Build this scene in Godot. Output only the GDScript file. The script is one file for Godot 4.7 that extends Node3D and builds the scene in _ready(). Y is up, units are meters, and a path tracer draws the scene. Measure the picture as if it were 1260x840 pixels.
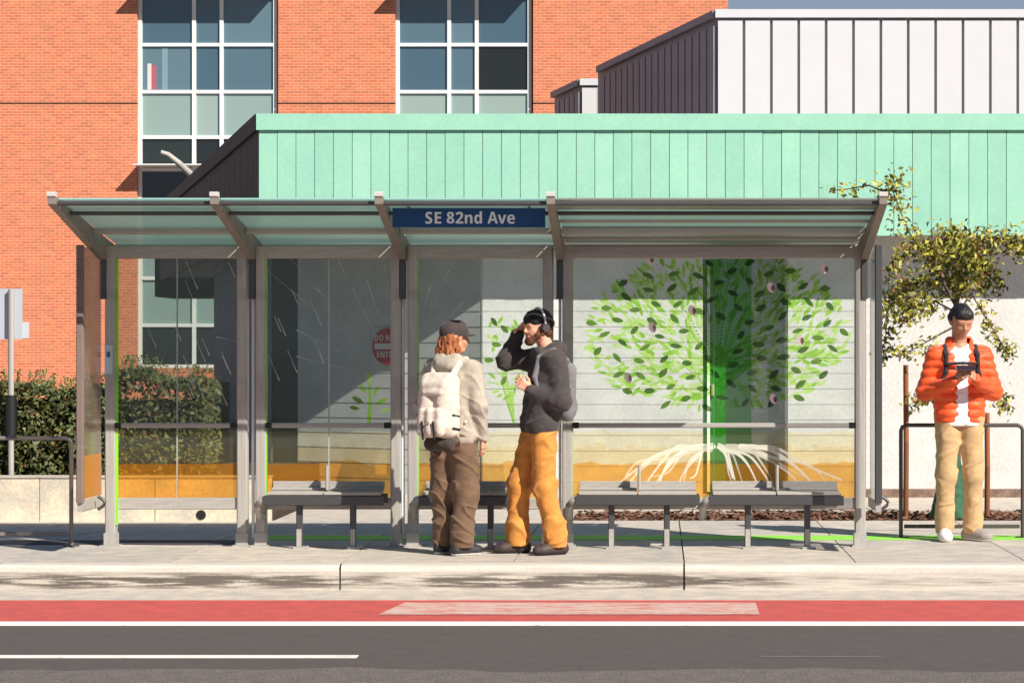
extends Node3D

# ---------------------------------------------------------------- constants
const EYE := Vector3(0, 1.44, 17.8)     # photographer across the street
const FOCAL := 2937.0                   # focal length in picture widths of 1260
const K := 1.08                         # drop of a shadow per metre of depth
var rng := RandomNumberGenerator.new()
var M := {}
var used_names := {}

func sx(px: float, z: float) -> float:  # metres across at a depth
	return (px - 810.0) * (EYE.z - z) / FOCAL
func sy(py: float, z: float) -> float:  # metres up at a depth
	return EYE.y - (py - 434.0) * (EYE.z - z) / FOCAL
func at(px: float, py: float, z: float) -> Vector3:
	return Vector3(sx(px, z), sy(py, z), z)

# ---------------------------------------------------------------- names, labels
func numbered(called: String) -> String:
	var n: int = used_names.get(called, 0)
	used_names[called] = n + 1
	return called if n == 0 else "%s_%03d" % [called, n]

func tag(o, label = "", category = "", group = "", kind = ""):
	if label != "": o.set_meta("label", label)
	if category != "": o.set_meta("category", category)
	if group != "": o.set_meta("group", group)
	if kind != "": o.set_meta("kind", kind)
	return o

func base(called: String, where := Vector3.ZERO, turn := 0.0) -> Node3D:
	var o := Node3D.new()
	o.name = numbered(called)
	add_child(o)
	o.position = where
	o.rotation.y = turn
	return o

func put(mesh: Mesh, called: String, m: Material, parent: Node, where := Vector3.ZERO) -> MeshInstance3D:
	var o := MeshInstance3D.new()
	o.name = numbered(called) if parent == self else called
	o.mesh = mesh
	o.material_override = m
	parent.add_child(o, true)
	o.position = where
	return o

func ground_piece(mesh: Mesh, called: String, m: Material) -> MeshInstance3D:
	var o := put(mesh, called, m, self)
	o.set_meta("kind", "structure")
	return o

# ---------------------------------------------------------------- mesh helpers
func mb() -> SurfaceTool:
	var st := SurfaceTool.new()
	st.begin(Mesh.PRIMITIVE_TRIANGLES)
	return st

func quad(st: SurfaceTool, a: Vector3, b: Vector3, c: Vector3, d: Vector3, uv = null, col = null):
	# a b c d run counter-clockwise seen from the front
	var n := (b - a).cross(d - a)
	if n.length_squared() < 1e-14: n = (c - b).cross(d - c)
	n = n.normalized()
	var ps := [a, d, c, a, c, b]
	var us := [Vector2(0, 1), Vector2(0, 0), Vector2(1, 0), Vector2(0, 1), Vector2(1, 0), Vector2(1, 1)]
	if uv != null: us = [uv[0], uv[3], uv[2], uv[0], uv[2], uv[1]]
	for i in 6:
		st.set_normal(n)
		st.set_uv(us[i])
		if col != null: st.set_color(col)
		st.add_vertex(ps[i])

func bx(st: SurfaceTool, c: Vector3, s: Vector3, basis := Basis.IDENTITY):
	# box with its texture coordinates in metres
	var h := s * 0.5
	for f in [[0, 1, 2], [1, 2, 0], [2, 0, 1]]:
		for sg in [-1.0, 1.0]:
			var n := Vector3.ZERO
			n[f[0]] = sg * h[f[0]]
			var u := Vector3.ZERO
			var v := Vector3.ZERO
			if f[0] == 1:
				u[0] = h[0]; v[2] = -h[2] * sg
			elif f[0] == 0:
				u[2] = -h[2] * sg; v[1] = h[1]
			else:
				u[0] = h[0] * sg; v[1] = h[1]
			var ps := []
			var us := []
			for q in [[-1, -1], [1, -1], [1, 1], [-1, 1]]:
				var p: Vector3 = n + u * q[0] + v * q[1]
				ps.append(c + basis * p)
				var w: Vector3 = c + p
				if f[0] == 0: us.append(Vector2(w.z, -w.y))
				elif f[0] == 1: us.append(Vector2(w.x, w.z))
				else: us.append(Vector2(w.x, -w.y))
			quad(st, ps[0], ps[1], ps[2], ps[3], us)

func box(c: Vector3, s: Vector3, basis := Basis.IDENTITY) -> ArrayMesh:
	var st := mb()
	bx(st, c, s, basis)
	return st.commit()

func span(a: Vector3, b: Vector3) -> ArrayMesh:        # box between two corners
	return box((a + b) * 0.5, (b - a).abs())

func bevel_box(c: Vector3, s: Vector3, r: float, basis := Basis.IDENTITY) -> ArrayMesh:
	# octagonal bar along its longest side, chamfered
	var st := mb()
	var ax := s.max_axis_index()
	var u := (ax + 1) % 3
	var v := (ax + 2) % 3
	var hu := s[u] * 0.5
	var hv := s[v] * 0.5
	var ring := [[hu, -hv + r], [hu, hv - r], [hu - r, hv], [-hu + r, hv], [-hu, hv - r], [-hu, -hv + r], [-hu + r, -hv], [hu - r, -hv]]
	var lo := []
	var hi := []
	for q in ring:
		var p := Vector3.ZERO
		p[u] = q[0]; p[v] = q[1]
		var e := Vector3.ZERO
		e[ax] = s[ax] * 0.5
		lo.append(c + basis * (p - e))
		hi.append(c + basis * (p + e))
	for i in 8:
		var j := (i + 1) % 8
		quad(st, lo[i], lo[j], hi[j], hi[i])
	for i in range(1, 7, 2):
		quad(st, hi[0], hi[i], hi[i + 1], hi[(i + 2) % 8] if i < 6 else hi[0])
		quad(st, lo[0], lo[(i + 2) % 8] if i < 6 else lo[0], lo[i + 1], lo[i])
	return st.commit()

func tube(st: SurfaceTool, pts: Array, radii: Array, sides := 10, capped := true, col = null):
	var rings := []
	var up := Vector3.UP
	for i in pts.size():
		var d: Vector3 = (pts[mini(i + 1, pts.size() - 1)] - pts[maxi(i - 1, 0)]).normalized()
		if absf(d.dot(up)) > 0.95: up = Vector3.RIGHT if absf(d.x) < 0.8 else Vector3.BACK
		var a := d.cross(up).normalized()
		var b := d.cross(a).normalized()
		up = b.cross(d) if false else up
		var ring := []
		for k in sides:
			var t := TAU * k / sides
			ring.append([pts[i] + (a * cos(t) + b * sin(t)) * radii[i], a * cos(t) + b * sin(t)])
		rings.append(ring)
	for i in pts.size() - 1:
		for k in sides:
			var k2 := (k + 1) % sides
			var q := [rings[i][k], rings[i][k2], rings[i + 1][k2], rings[i + 1][k]]
			var flip: bool = (q[1][0] - q[0][0]).cross(q[3][0] - q[0][0]).dot(q[0][1]) > 0.0
			for id in ([0, 2, 1, 0, 3, 2] if flip else [0, 1, 2, 0, 2, 3]):
				st.set_normal(q[id][1])
				st.set_uv(Vector2(k / float(sides), i * 0.1))
				if col != null: st.set_color(col)
				st.add_vertex(q[id][0])
	if capped:
		for e in [0, pts.size() - 1]:
			var d: Vector3 = (pts[1] - pts[0]).normalized() * -1.0 if e == 0 else (pts[e] - pts[e - 1]).normalized()
			for k in range(1, sides - 1):
				var tri := [rings[e][0][0], rings[e][k][0], rings[e][k + 1][0]]
				if (tri[1] - tri[0]).cross(tri[2] - tri[0]).dot(d) > 0.0: tri.reverse()
				for p in tri:
					st.set_normal(d)
					st.set_uv(Vector2.ZERO)
					if col != null: st.set_color(col)
					st.add_vertex(p)

func tube_mesh(pts: Array, radii: Array, sides := 10) -> ArrayMesh:
	var st := mb()
	tube(st, pts, radii, sides)
	return st.commit()

func prism(outline: PackedVector2Array, d: Vector3, place: Transform3D) -> ArrayMesh:
	# a flat outline (counter-clockwise, in the place's x and y) pushed along its z by d.z, with both caps
	var st := mb()
	var tri := Geometry2D.triangulate_polygon(outline)
	for side in [0.0, 1.0]:
		var nn := (place.basis * Vector3(0, 0, 1 if side > 0 else -1) * signf(d.z)).normalized()
		for i in range(0, tri.size(), 3):
			var ids := [tri[i], tri[i + 1], tri[i + 2]]
			var a := outline[ids[0]]
			var b := outline[ids[1]]
			var c := outline[ids[2]]
			var ccw := (b - a).cross(c - a) > 0
			if ccw == ((side > 0) == (d.z > 0)): ids.reverse()
			for k in ids:
				st.set_normal(nn)
				st.set_uv(outline[k])
				st.add_vertex(place * Vector3(outline[k].x, outline[k].y, d.z * side))
	for i in outline.size():
		var p := outline[i]
		var q := outline[(i + 1) % outline.size()]
		var a := place * Vector3(p.x, p.y, 0)
		var b := place * Vector3(q.x, q.y, 0)
		var a2 := place * Vector3(p.x, p.y, d.z)
		var b2 := place * Vector3(q.x, q.y, d.z)
		var us := [Vector2(p.x, p.y), Vector2(q.x, q.y), Vector2(q.x, q.y + d.z), Vector2(p.x, p.y + d.z)]
		if d.z > 0: quad(st, a, b, b2, a2, us)
		else: quad(st, b, a, a2, b2, us)
	return st.commit()

func lap_board(a: Vector3, b: Vector3, h: float, n: Vector3, proud := 0.007) -> ArrayMesh:
	# one board of lap siding from a to b (its lower edge), leaning out at its foot
	var st := mb()
	var up := Vector3(0, h, 0)
	var a0 := a + n * proud
	var b0 := b + n * proud
	var a1 := a + up + n * 0.002
	var b1 := b + up + n * 0.002
	var L := (b - a).length()
	quad(st, a0, b0, b1, a1, [Vector2(a.x, -a.y), Vector2(a.x + L, -a.y), Vector2(a.x + L, -a.y - h), Vector2(a.x, -a.y - h)])
	quad(st, a, b, b0, a0)
	quad(st, a, a0, a1, a + up)
	quad(st, b0, b, b + up, b1)
	quad(st, a1, b1, b + up, a + up)
	return st.commit()

# ---------------------------------------------------------------- soft shapes (surface nets over joined tapered capsules)
func blob(bones: Array, cell: float, k: float, opt := {}) -> Array:
	var lo := Vector3(1e9, 1e9, 1e9)
	var hi := -lo
	for bn in bones:
		var r: float = maxf(bn[2], bn[3])
		for e in 2:
			lo = lo.min(bn[e] - Vector3.ONE * r)
			hi = hi.max(bn[e] + Vector3.ONE * r)
	var pad := cell * 3.0 + k * 0.3 + float(opt.get("pad", 0.0))
	lo -= Vector3.ONE * pad
	hi += Vector3.ONE * pad
	var nx := int((hi.x - lo.x) / cell) + 2
	var ny := int((hi.y - lo.y) / cell) + 2
	var nz := int((hi.z - lo.z) / cell) + 2
	var f := PackedFloat32Array()
	f.resize(nx * ny * nz)
	f.fill(1.0)
	for bn in bones:
		var a: Vector3 = bn[0]
		var b: Vector3 = bn[1]
		var ra: float = bn[2]
		var rb: float = bn[3]
		var kk: float = bn[4] if bn.size() > 4 else k
		var ab := b - a
		var l2 := maxf(ab.length_squared(), 1e-10)
		var mg := maxf(ra, rb) + kk + cell * 2.0
		var bl := ((a.min(b) - Vector3.ONE * mg - lo) / cell).max(Vector3.ZERO)
		var bh := (a.max(b) + Vector3.ONE * mg - lo) / cell
		var i0 := int(bl.x)
		var i1 := mini(int(bh.x) + 1, nx)
		var j0 := int(bl.y)
		var j1 := mini(int(bh.y) + 1, ny)
		var l0 := int(bl.z)
		var l1 := mini(int(bh.z) + 1, nz)
		for l in range(l0, l1):
			for j in range(j0, j1):
				var at_row := (l * ny + j) * nx
				for i in range(i0, i1):
					var p := Vector3(lo.x + i * cell, lo.y + j * cell, lo.z + l * cell) - a
					var t := clampf(p.dot(ab) / l2, 0.0, 1.0)
					var d := (p - ab * t).length() - (ra + (rb - ra) * t)
					var old := f[at_row + i]
					var h := kk - absf(d - old)
					if h > 0.0:
						f[at_row + i] = minf(d, old) - h * h / (kk * 4.0)
					elif d < old:
						f[at_row + i] = d
	var cuts: Array = opt.get("cut", [])
	var amp: float = opt.get("fold", 0.0)
	var crease: float = opt.get("crease", 0.0)
	var ridge: float = opt.get("ridge", 0.0)
	var pitch: float = opt.get("pitch", 0.07)
	var dig: Array = opt.get("dig", [])
	var slot: Array = opt.get("slot", [])
	if crease > 0.0 or cuts.size() > 0 or amp > 0.0 or ridge > 0.0 or dig.size() > 0:
		var nz_ := FastNoiseLite.new()
		nz_.seed = int(opt.get("seed", 3))
		nz_.noise_type = FastNoiseLite.TYPE_SIMPLEX
		nz_.fractal_octaves = 3
		nz_.frequency = 1.0
		var soft := FastNoiseLite.new()
		soft.seed = int(opt.get("seed", 3)) + 50
		soft.noise_type = FastNoiseLite.TYPE_SIMPLEX_SMOOTH
		soft.fractal_type = FastNoiseLite.FRACTAL_NONE
		soft.frequency = 1.0
		var fs: Vector3 = opt.get("fold_scale", Vector3(7, 11, 7))
		for l in nz:
			for j in ny:
				var at_row := (l * ny + j) * nx
				for i in nx:
					var v := f[at_row + i]
					if v > 0.05 or v < -0.09: continue
					var p := Vector3(lo.x + i * cell, lo.y + j * cell, lo.z + l * cell)
					if amp > 0.0:
						var n := nz_.get_noise_3d(p.x * fs.x, p.y * fs.y, p.z * fs.z)
						v += amp * n
					if crease > 0.0:
						var cn := 1.0 - absf(soft.get_noise_3d(p.x * 2.4 + p.y * 1.8, p.y * 5.5 - p.x * 2.6 + p.z * 3.0, p.z * 2.6 + 7.0)) * 2.6
						if cn > 0.0: v -= crease * cn * cn
					if ridge > 0.0:
						v += ridge * (0.6 - absf(sin(PI * (p.y + 0.12 * p.x * p.x) / pitch)))
					for c in cuts:
						v = maxf(v, (p - c[0]).dot(c[1]))
					for g in dig:
						v = maxf(v, g[1] - (p - g[0]).length())
					if slot.size() > 0 and p.z > 0.0: v = maxf(v, slot[1] + maxf(0.0, 1.0 - p.y) * 0.06 + maxf(0.0, p.y - 1.40) * 0.30 - absf(p.x - slot[0]))
					f[at_row + i] = v
	var vid := PackedInt32Array()
	vid.resize(nx * ny * nz)
	vid.fill(-1)
	var vs := PackedVector3Array()
	var ns := PackedVector3Array()
	var ix := PackedInt32Array()
	var sxy := nx * ny
	for l in nz - 1:
		for j in ny - 1:
			for i in nx - 1:
				var o := (l * ny + j) * nx + i
				var c0 := f[o]
				if c0 > cell * 2.5 or c0 < -cell * 2.5: continue
				var c := [c0, f[o + 1], f[o + nx], f[o + nx + 1], f[o + sxy], f[o + sxy + 1], f[o + sxy + nx], f[o + sxy + nx + 1]]
				var neg := 0
				for q in 8:
					if c[q] < 0.0: neg += 1
				if neg == 0 or neg == 8: continue
				var acc := Vector3.ZERO
				var cnt := 0
				for e in [[0, 1], [2, 3], [4, 5], [6, 7], [0, 2], [1, 3], [4, 6], [5, 7], [0, 4], [1, 5], [2, 6], [3, 7]]:
					var fa: float = c[e[0]]
					var fb: float = c[e[1]]
					if (fa < 0.0) == (fb < 0.0): continue
					var t := fa / (fa - fb)
					var pa := Vector3(e[0] & 1, (e[0] >> 1) & 1, e[0] >> 2)
					var pb := Vector3(e[1] & 1, (e[1] >> 1) & 1, e[1] >> 2)
					acc += pa + (pb - pa) * t
					cnt += 1
				vid[o] = vs.size()
				vs.append(lo + (Vector3(i, j, l) + acc / cnt) * cell)
				var g := Vector3(c[1] + c[3] + c[5] + c[7] - c[0] - c[2] - c[4] - c[6], c[2] + c[3] + c[6] + c[7] - c[0] - c[1] - c[4] - c[5], c[4] + c[5] + c[6] + c[7] - c[0] - c[1] - c[2] - c[3])
				ns.append(g.normalized() if g.length_squared() > 1e-12 else Vector3.UP)
	var steps := [1, nx, sxy]
	for l in range(1, nz - 1):
		for j in range(1, ny - 1):
			for i in range(1, nx - 1):
				var o := (l * ny + j) * nx + i
				var f0 := f[o]
				if f0 > cell * 2.5 or f0 < -cell * 2.5: continue
				for ax in 3:
					var f1 := f[o + steps[ax]]
					if (f0 < 0.0) == (f1 < 0.0): continue
					var u: int = steps[(ax + 1) % 3]
					var v: int = steps[(ax + 2) % 3]
					var q := [vid[o - u - v], vid[o - v], vid[o], vid[o - u]]
					if q[0] < 0 or q[1] < 0 or q[2] < 0 or q[3] < 0: continue
					if f0 < 0.0: q.reverse()
					ix.append_array(PackedInt32Array([q[0], q[1], q[2], q[0], q[2], q[3]]))
	return [vs, ns, ix]

func blobs_mesh(list: Array) -> ArrayMesh:
	var vs := PackedVector3Array()
	var ns := PackedVector3Array()
	var ix := PackedInt32Array()
	for b in list:
		var off := vs.size()
		vs.append_array(b[0])
		ns.append_array(b[1])
		var src: PackedInt32Array = b[2]
		for i in src.size(): ix.append(src[i] + off)
	var arr := []
	arr.resize(Mesh.ARRAY_MAX)
	arr[Mesh.ARRAY_VERTEX] = vs
	arr[Mesh.ARRAY_NORMAL] = ns
	arr[Mesh.ARRAY_INDEX] = ix
	var m := ArrayMesh.new()
	m.add_surface_from_arrays(Mesh.PRIMITIVE_TRIANGLES, arr)
	return m

func V(x: float, y: float, z: float) -> Vector3:
	return Vector3(x, y, z)

# ---------------------------------------------------------------- materials
func c8(r: float, g: float, b: float, a := 1.0) -> Color:
	return Color(r / 255.0, g / 255.0, b / 255.0, a)

func mat(col: Color, rough := 0.7, metal := 0.0) -> StandardMaterial3D:
	var m := StandardMaterial3D.new()
	m.albedo_color = col
	m.roughness = rough
	m.metallic = metal
	if col.a < 1.0: m.transparency = BaseMaterial3D.TRANSPARENCY_ALPHA
	return m

func grey_noise(size: int, freq: float, sd: int, octaves := 3) -> PackedByteArray:
	var n := FastNoiseLite.new()
	n.seed = sd
	n.noise_type = FastNoiseLite.TYPE_SIMPLEX_SMOOTH
	n.frequency = freq
	n.fractal_octaves = octaves
	var im := n.get_seamless_image(size, size)
	im.convert(Image.FORMAT_L8)
	return im.get_data()

func speckled(basecol: Color, size: int, sd: int, coarse := 0.10, fine := 0.10, warm := 0.0, grit := 0.0) -> ImageTexture:
	var a := grey_noise(size, 0.012, sd)
	var b := grey_noise(size, 0.11, sd + 7)
	var r := RandomNumberGenerator.new()
	r.seed = sd
	var bytes := PackedByteArray()
	bytes.resize(size * size * 3)
	for i in size * size:
		var p := (a[i] / 255.0 - 0.5) * 2.0
		var q := (b[i] / 255.0 - 0.5) * 2.0
		var v := 1.0 + p * coarse + q * fine + (r.randf() - 0.5) * grit
		bytes[i * 3] = clampi(int(basecol.r * 255.0 * v * (1.0 + warm * p)), 0, 255)
		bytes[i * 3 + 1] = clampi(int(basecol.g * 255.0 * v), 0, 255)
		bytes[i * 3 + 2] = clampi(int(basecol.b * 255.0 * v * (1.0 - warm * p)), 0, 255)
	var im := Image.create_from_data(size, size, false, Image.FORMAT_RGB8, bytes)
	return ImageTexture.create_from_image(im)

func grained(basecol: Color, sd: int, metres := 1.5, rough := 0.85, coarse := 0.1, fine := 0.1, warm := 0.0, grit := 0.06, size := 256, triplanar := false) -> StandardMaterial3D:
	var m := StandardMaterial3D.new()
	m.albedo_texture = speckled(basecol, size, sd, coarse, fine, warm, grit)
	m.roughness = rough
	m.uv1_scale = Vector3.ONE / metres
	if triplanar:
		m.uv1_triplanar = true
		m.uv1_world_triplanar = true
	return m

func vmat(rough := 0.7, glow := 0.0) -> StandardMaterial3D:
	var m := StandardMaterial3D.new()
	m.vertex_color_use_as_albedo = true
	m.roughness = rough
	if glow > 0.0:
		m.backlight_enabled = true
		m.backlight = Color(glow, glow, glow * 0.5)
	return m

func brick_material() -> StandardMaterial3D:
	# 8 bricks by 24 courses, 2.0 m x 1.92 m
	var w := 512
	var h := 480
	var r := RandomNumberGenerator.new()
	r.seed = 11
	var im := Image.create(w, h, false, Image.FORMAT_RGB8)
	var hm := Image.create(w, h, false, Image.FORMAT_L8)
	im.fill(c8(218, 168, 140))
	hm.fill(Color(0.2, 0.2, 0.2))
	for j in 24:
		for i in 9:
			var x0 := i * 64 - (32 if j % 2 else 0)
			var v := r.randf_range(0.93, 1.05)
			var col := c8(208 * v, 120 * v * r.randf_range(0.96, 1.04), 84 * v)
			if r.randf() < 0.03: col = c8(190, 108, 80)
			for part in 1:
				var rc := Rect2i(x0 + 2, j * 20 + 2, 60, 16)
				im.fill_rect(rc, col)
				hm.fill_rect(rc, Color(0.8, 0.8, 0.8))
				if x0 < 0:
					rc.position.x += w
					im.fill_rect(rc, col)
					hm.fill_rect(rc, Color(0.8, 0.8, 0.8))
	var b := grey_noise(512, 0.08, 5)
	for y in h:
		for x in w:
			var v := 1.0 + (b[(y * 512 + x)] / 255.0 - 0.5) * 0.22
			var c := im.get_pixel(x, y)
			im.set_pixel(x, y, Color(c.r * v, c.g * v, c.b * v))
	var m := StandardMaterial3D.new()
	m.albedo_texture = ImageTexture.create_from_image(im)
	m.heightmap_enabled = true
	m.heightmap_texture = ImageTexture.create_from_image(hm)
	m.heightmap_scale = 0.6
	m.roughness = 0.9
	m.uv1_scale = Vector3(1 / 1.68, 1 / 1.7, 1)
	return m

func kerb_material() -> StandardMaterial3D:
	# concrete with the black rubber scuffs that tyres left along its face; 12 m by 0.34 m of profile
	var w := 2048
	var h := 96
	var a := grey_noise(512, 0.02, 21)
	var b := grey_noise(512, 0.12, 22)
	var c := grey_noise(512, 0.05, 23)
	var r := RandomNumberGenerator.new()
	r.seed = 4
	var im := Image.create(w, h, false, Image.FORMAT_RGB8)
	for x in w:
		var X := x / float(w) * 12.0 - 7.0
		var px := 810.0 + X * FOCAL / 16.2
		# where the scuffs lie along the kerb, copied from the photograph
		var marks := [[-600, 0.5], [0, 0.65], [60, 0.95], [380, 0.95], [430, 0.6], [560, 0.7], [640, 1.0], [840, 1.05], [900, 0.7], [980, 0.22], [2200, 0.22]]
		var heavy := 0.22
		for q in marks.size() - 1:
			if px >= marks[q][0] and px < marks[q + 1][0]:
				heavy = lerpf(marks[q][1], marks[q + 1][1], (px - marks[q][0]) / (marks[q + 1][0] - marks[q][0]))
		for y in h:
			var n1 := a[(y * 3 % 512) * 512 + (x / 3) % 512] / 255.0
			var n2 := b[(y * 4 % 512) * 512 + x % 512] / 255.0
			var n3 := c[(y * 3 % 512) * 512 + (x / 4) % 512] / 255.0
			var v := 1.0 + (n1 - 0.5) * 0.16 + (n2 - 0.5) * 0.14 + (r.randf() - 0.5) * 0.06
			var col := Vector3(0.765, 0.735, 0.69) * v
			var t := y / float(h)
			var band := clampf(1.25 - absf(t - 0.78) / 0.15, 0.0, 1.0)
			var s := clampf((n3 * 1.1 + n1 * 0.9 + n2 * 0.35 - 0.80) * 2.4 * band * heavy, 0.0, 0.82)
			col = col.lerp(Vector3(0.30, 0.265, 0.24), s)
			im.set_pixel(x, y, Color(col.x, col.y, col.z))
	var m := StandardMaterial3D.new()
	m.albedo_texture = ImageTexture.create_from_image(im)
	m.roughness = 0.88
	return m

# ---------------------------------------------------------------- the print on the shelter glass
var art: Image
var stain: Image
var ink: Image
const AS := 2.25
func dot(x: float, y: float, rad: float, col: Color):
	var cx := (x - 143.0) * AS
	var cy := (y - 318.0) * AS
	var rr := rad * AS
	for yy in range(maxi(0, int(cy - rr)), mini(art.get_height(), int(cy + rr) + 2)):
		for xx in range(maxi(0, int(cx - rr)), mini(art.get_width(), int(cx + rr) + 2)):
			if Vector2(xx + 0.5 - cx, yy + 0.5 - cy).length_squared() <= rr * rr + 0.2:
				art.set_pixel(xx, yy, col)
func stroke(pts: Array, r0: float, r1: float, col: Color):
	var n := 26
	for s in n * (pts.size() - 1) + 1:
		var t := s / float(n * (pts.size() - 1)) * (pts.size() - 1)
		var i := mini(int(t), pts.size() - 2)
		var u := t - i
		var p0: Vector2 = pts[maxi(i - 1, 0)]
		var p1: Vector2 = pts[i]
		var p2: Vector2 = pts[i + 1]
		var p3: Vector2 = pts[mini(i + 2, pts.size() - 1)]
		var p := p1.cubic_interpolate(p2, p0, p3, u)
		dot(p.x, p.y, lerpf(r0, r1, t / (pts.size() - 1)), col)
func leaf(x: float, y: float, ang: float, ln: float, wd: float, col: Color):
	for s in 13:
		var t := s / 12.0 - 0.5
		dot(x + cos(ang) * ln * t, y + sin(ang) * ln * t, maxf(0.35, wd * 0.5 * (1.0 - 4.0 * t * t) * (1.0 - 0.3 * t)), col)

func tint(r: float, g: float, b: float) -> Color:
	# share of light that one printed sheet lets through (the sheet's colour acts by its square root)
	return Color(r * r, g * g, b * b).linear_to_srgb()

func paint_art():
	var r := RandomNumberGenerator.new()
	r.seed = 82
	stain = Image.create(2048, 662, false, Image.FORMAT_RGBA8)
	stain.fill(tint(0.87, 0.90, 0.87))
	stain.fill_rect(Rect2i(0, 0, int((593 - 143) * AS), 662), tint(0.60, 0.65, 0.61))
	ink = Image.create(2048, 662, false, Image.FORMAT_RGBA8)
	ink.fill(c8(186, 196, 188, 0.05))  # faint pale veil, glass haze painted over every pane
	art = stain
	var a := grey_noise(512, 0.02, 41)
	# earth bands: cream, then amber, with uneven upper edges
	for xx in 2048:
		var edge := 570.0 + (a[(xx / 2) % 512] / 255.0 - 0.5) * 9.0
		var edge2 := 531.0 + (a[40 * 512 + (xx / 2) % 512] / 255.0 - 0.5) * 4.0
		var px := 143.0 + xx / AS
		var left_panels := clampf((500.0 - px) / 60.0, 0.0, 1.0)
		var e2 := int((edge2 - 318.0) * AS)
		var e1 := int((edge - 318.0) * AS)
		for yy in range(e2, 662):
			var n := a[(yy % 512) * 512 + (xx % 512)] / 255.0
			if yy < e1:
				var mid := yy > (e1 + e2) / 2 + int((n - 0.5) * 30)
				art.set_pixel(xx, yy, tint(0.92, 0.86, 0.64) if not mid else tint(0.90, 0.76, 0.46))
			else:
				art.set_pixel(xx, yy, tint(0.80 + n * 0.08, 0.45 + n * 0.10, 0.14))
	art = ink
	for xx in 2048:
		for yy in range(int((571 - 318) * AS), 662):
			art.set_pixel(xx, yy, c8(226, 152, 52, 0.22))
	# rain in the first bays
	for i in 30:
		var x := r.randf_range(150, 395)
		var y := r.randf_range(322, 500)
		var l := r.randf_range(14, 34)
		stroke([Vector2(x, y), Vector2(x + l * 0.42, y + l)], 0.45, 0.75, c8(226, 232, 232, 0.42))
	# sunbeams in the second and third bays
	for i in 15:
		var ang := deg_to_rad(lerpf(196, 352, i / 14.0)) + r.randf_range(-0.05, 0.05)
		for k in 2:
			var d0 := r.randf_range(60, 120) + k * 90
			var d1 := d0 + r.randf_range(30, 80)
			var c := Vector2(492, 470)
			var q0 := c + Vector2(cos(ang), sin(ang)) * d0
			var q1 := c + Vector2(cos(ang), sin(ang)) * d1
			if q0.x > 592 or q1.x > 592 or q0.x < 330: continue
			stroke([q0, q1], 0.5, 0.8, c8(220, 226, 220, 0.40))
	art = stain
	var lime := [tint(0.46, 0.80, 0.14), tint(0.58, 0.88, 0.25), tint(0.36, 0.70, 0.10), tint(0.66, 0.90, 0.38)]
	var dark := [tint(0.13, 0.27, 0.05), tint(0.18, 0.34, 0.07), tint(0.10, 0.21, 0.06)]
	# seedling in the second bay, young tree in the third
	stroke([Vector2(454, 518), Vector2(455, 490), Vector2(454, 466)], 2.6, 1.2, lime[2])
	for q in [[440, 492, 0.5, 16, 6], [469, 494, -0.5, 17, 6], [446, 478, 0.9, 14, 5], [463, 480, -1.0, 14, 5], [454, 464, 1.5, 15, 7], [436, 502, 0.2, 12, 5], [474, 505, -0.2, 12, 5]]:
		leaf(q[0], q[1], q[2], q[3], q[4], lime[r.randi() % 4] if r.randf() < 0.6 else dark[0])
	for i in 7:
		stroke([Vector2(632, 520), Vector2(628 - i * 1.5, 480 - i * 4), Vector2(600 + i * 9, 470 - i * 15)], 1.4, 0.6, lime[i % 4])
	for i in 48:
		var an := r.randf_range(0, TAU)
		var ra := sqrt(r.randf())
		leaf(622 + cos(an) * ra * 26, 438 + sin(an) * ra * 56, r.randf_range(0, PI), r.randf_range(7, 12), 4, lime[r.randi() % 4])
	for q in [[621, 405, 0.8], [611, 424, 0.1], [602, 443, 0.0], [620, 468, -1.1], [628, 420, -0.6], [633, 450, 0.4], [608, 396, 1.0]]:
		leaf(q[0], q[1], q[2], 12, 6, dark[r.randi() % 3])
	# the big tree of the wide bay
	for yy in range(430, 530, 1):
		dot(884 + sin(yy * 0.03) * 2.0, yy, 10.0 - (530 - yy) * 0.06, lime[2])
	for i in 34:
		var an := lerpf(-PI - 0.35, 0.35, i / 33.0) + r.randf_range(-0.05, 0.05)
		var far := Vector2(884 + cos(an) * 140 * r.randf_range(0.75, 1.0), 408 + sin(an) * 96 * r.randf_range(0.75, 1.0) + (26 if absf(cos(an)) > 0.8 else 0))
		var mid := Vector2(884 + (far.x - 884) * 0.40, 440 + (far.y - 440) * 0.55)
		stroke([Vector2(884 + (r.randf() - 0.5) * 10, 500 - r.randf() * 60), mid, far], 1.8, 0.5, lime[i % 4])
	for i in 980:
		var an := r.randf_range(0, TAU)
		var ra := sqrt(r.randf_range(0.02, 1.0))
		var x := 884 + cos(an) * ra * 162
		var y := 412 + sin(an) * ra * 104
		if y > 470 + 40 * (1 - absf(x - 884) / 165.0) or y < 320 or x > 1050: continue
		leaf(x, y, atan2(y - 470, x - 884) + r.randf_range(-0.7, 0.7), r.randf_range(9, 17), r.randf_range(3.2, 5.4), lime[r.randi() % 4])
	for i in 95:
		var an := i * 2.39996
		var ra := sqrt((i + 3.0) / 98.0)
		var x := 884 + cos(an) * ra * 160
		var y := 412 + sin(an) * ra * 102
		if y > 505 or y < 322 or x > 1044: continue
		leaf(x, y, r.randf_range(-0.9, 0.9), r.randf_range(12, 16), r.randf_range(5.5, 7.5), dark[r.randi() % 3])
	art = ink
	for q in [[852, 382], [803, 403], [773, 465], [985, 419], [952, 491], [800, 319], [1015, 331], [949, 354]]:
		leaf(q[0], q[1], 1.2, 13, 9, c8(242, 212, 218, 0.92))
		leaf(q[0] + 2.4, q[1] + 0.5, 1.5, 8, 4.5, c8(110, 60, 72, 0.9))
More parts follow.
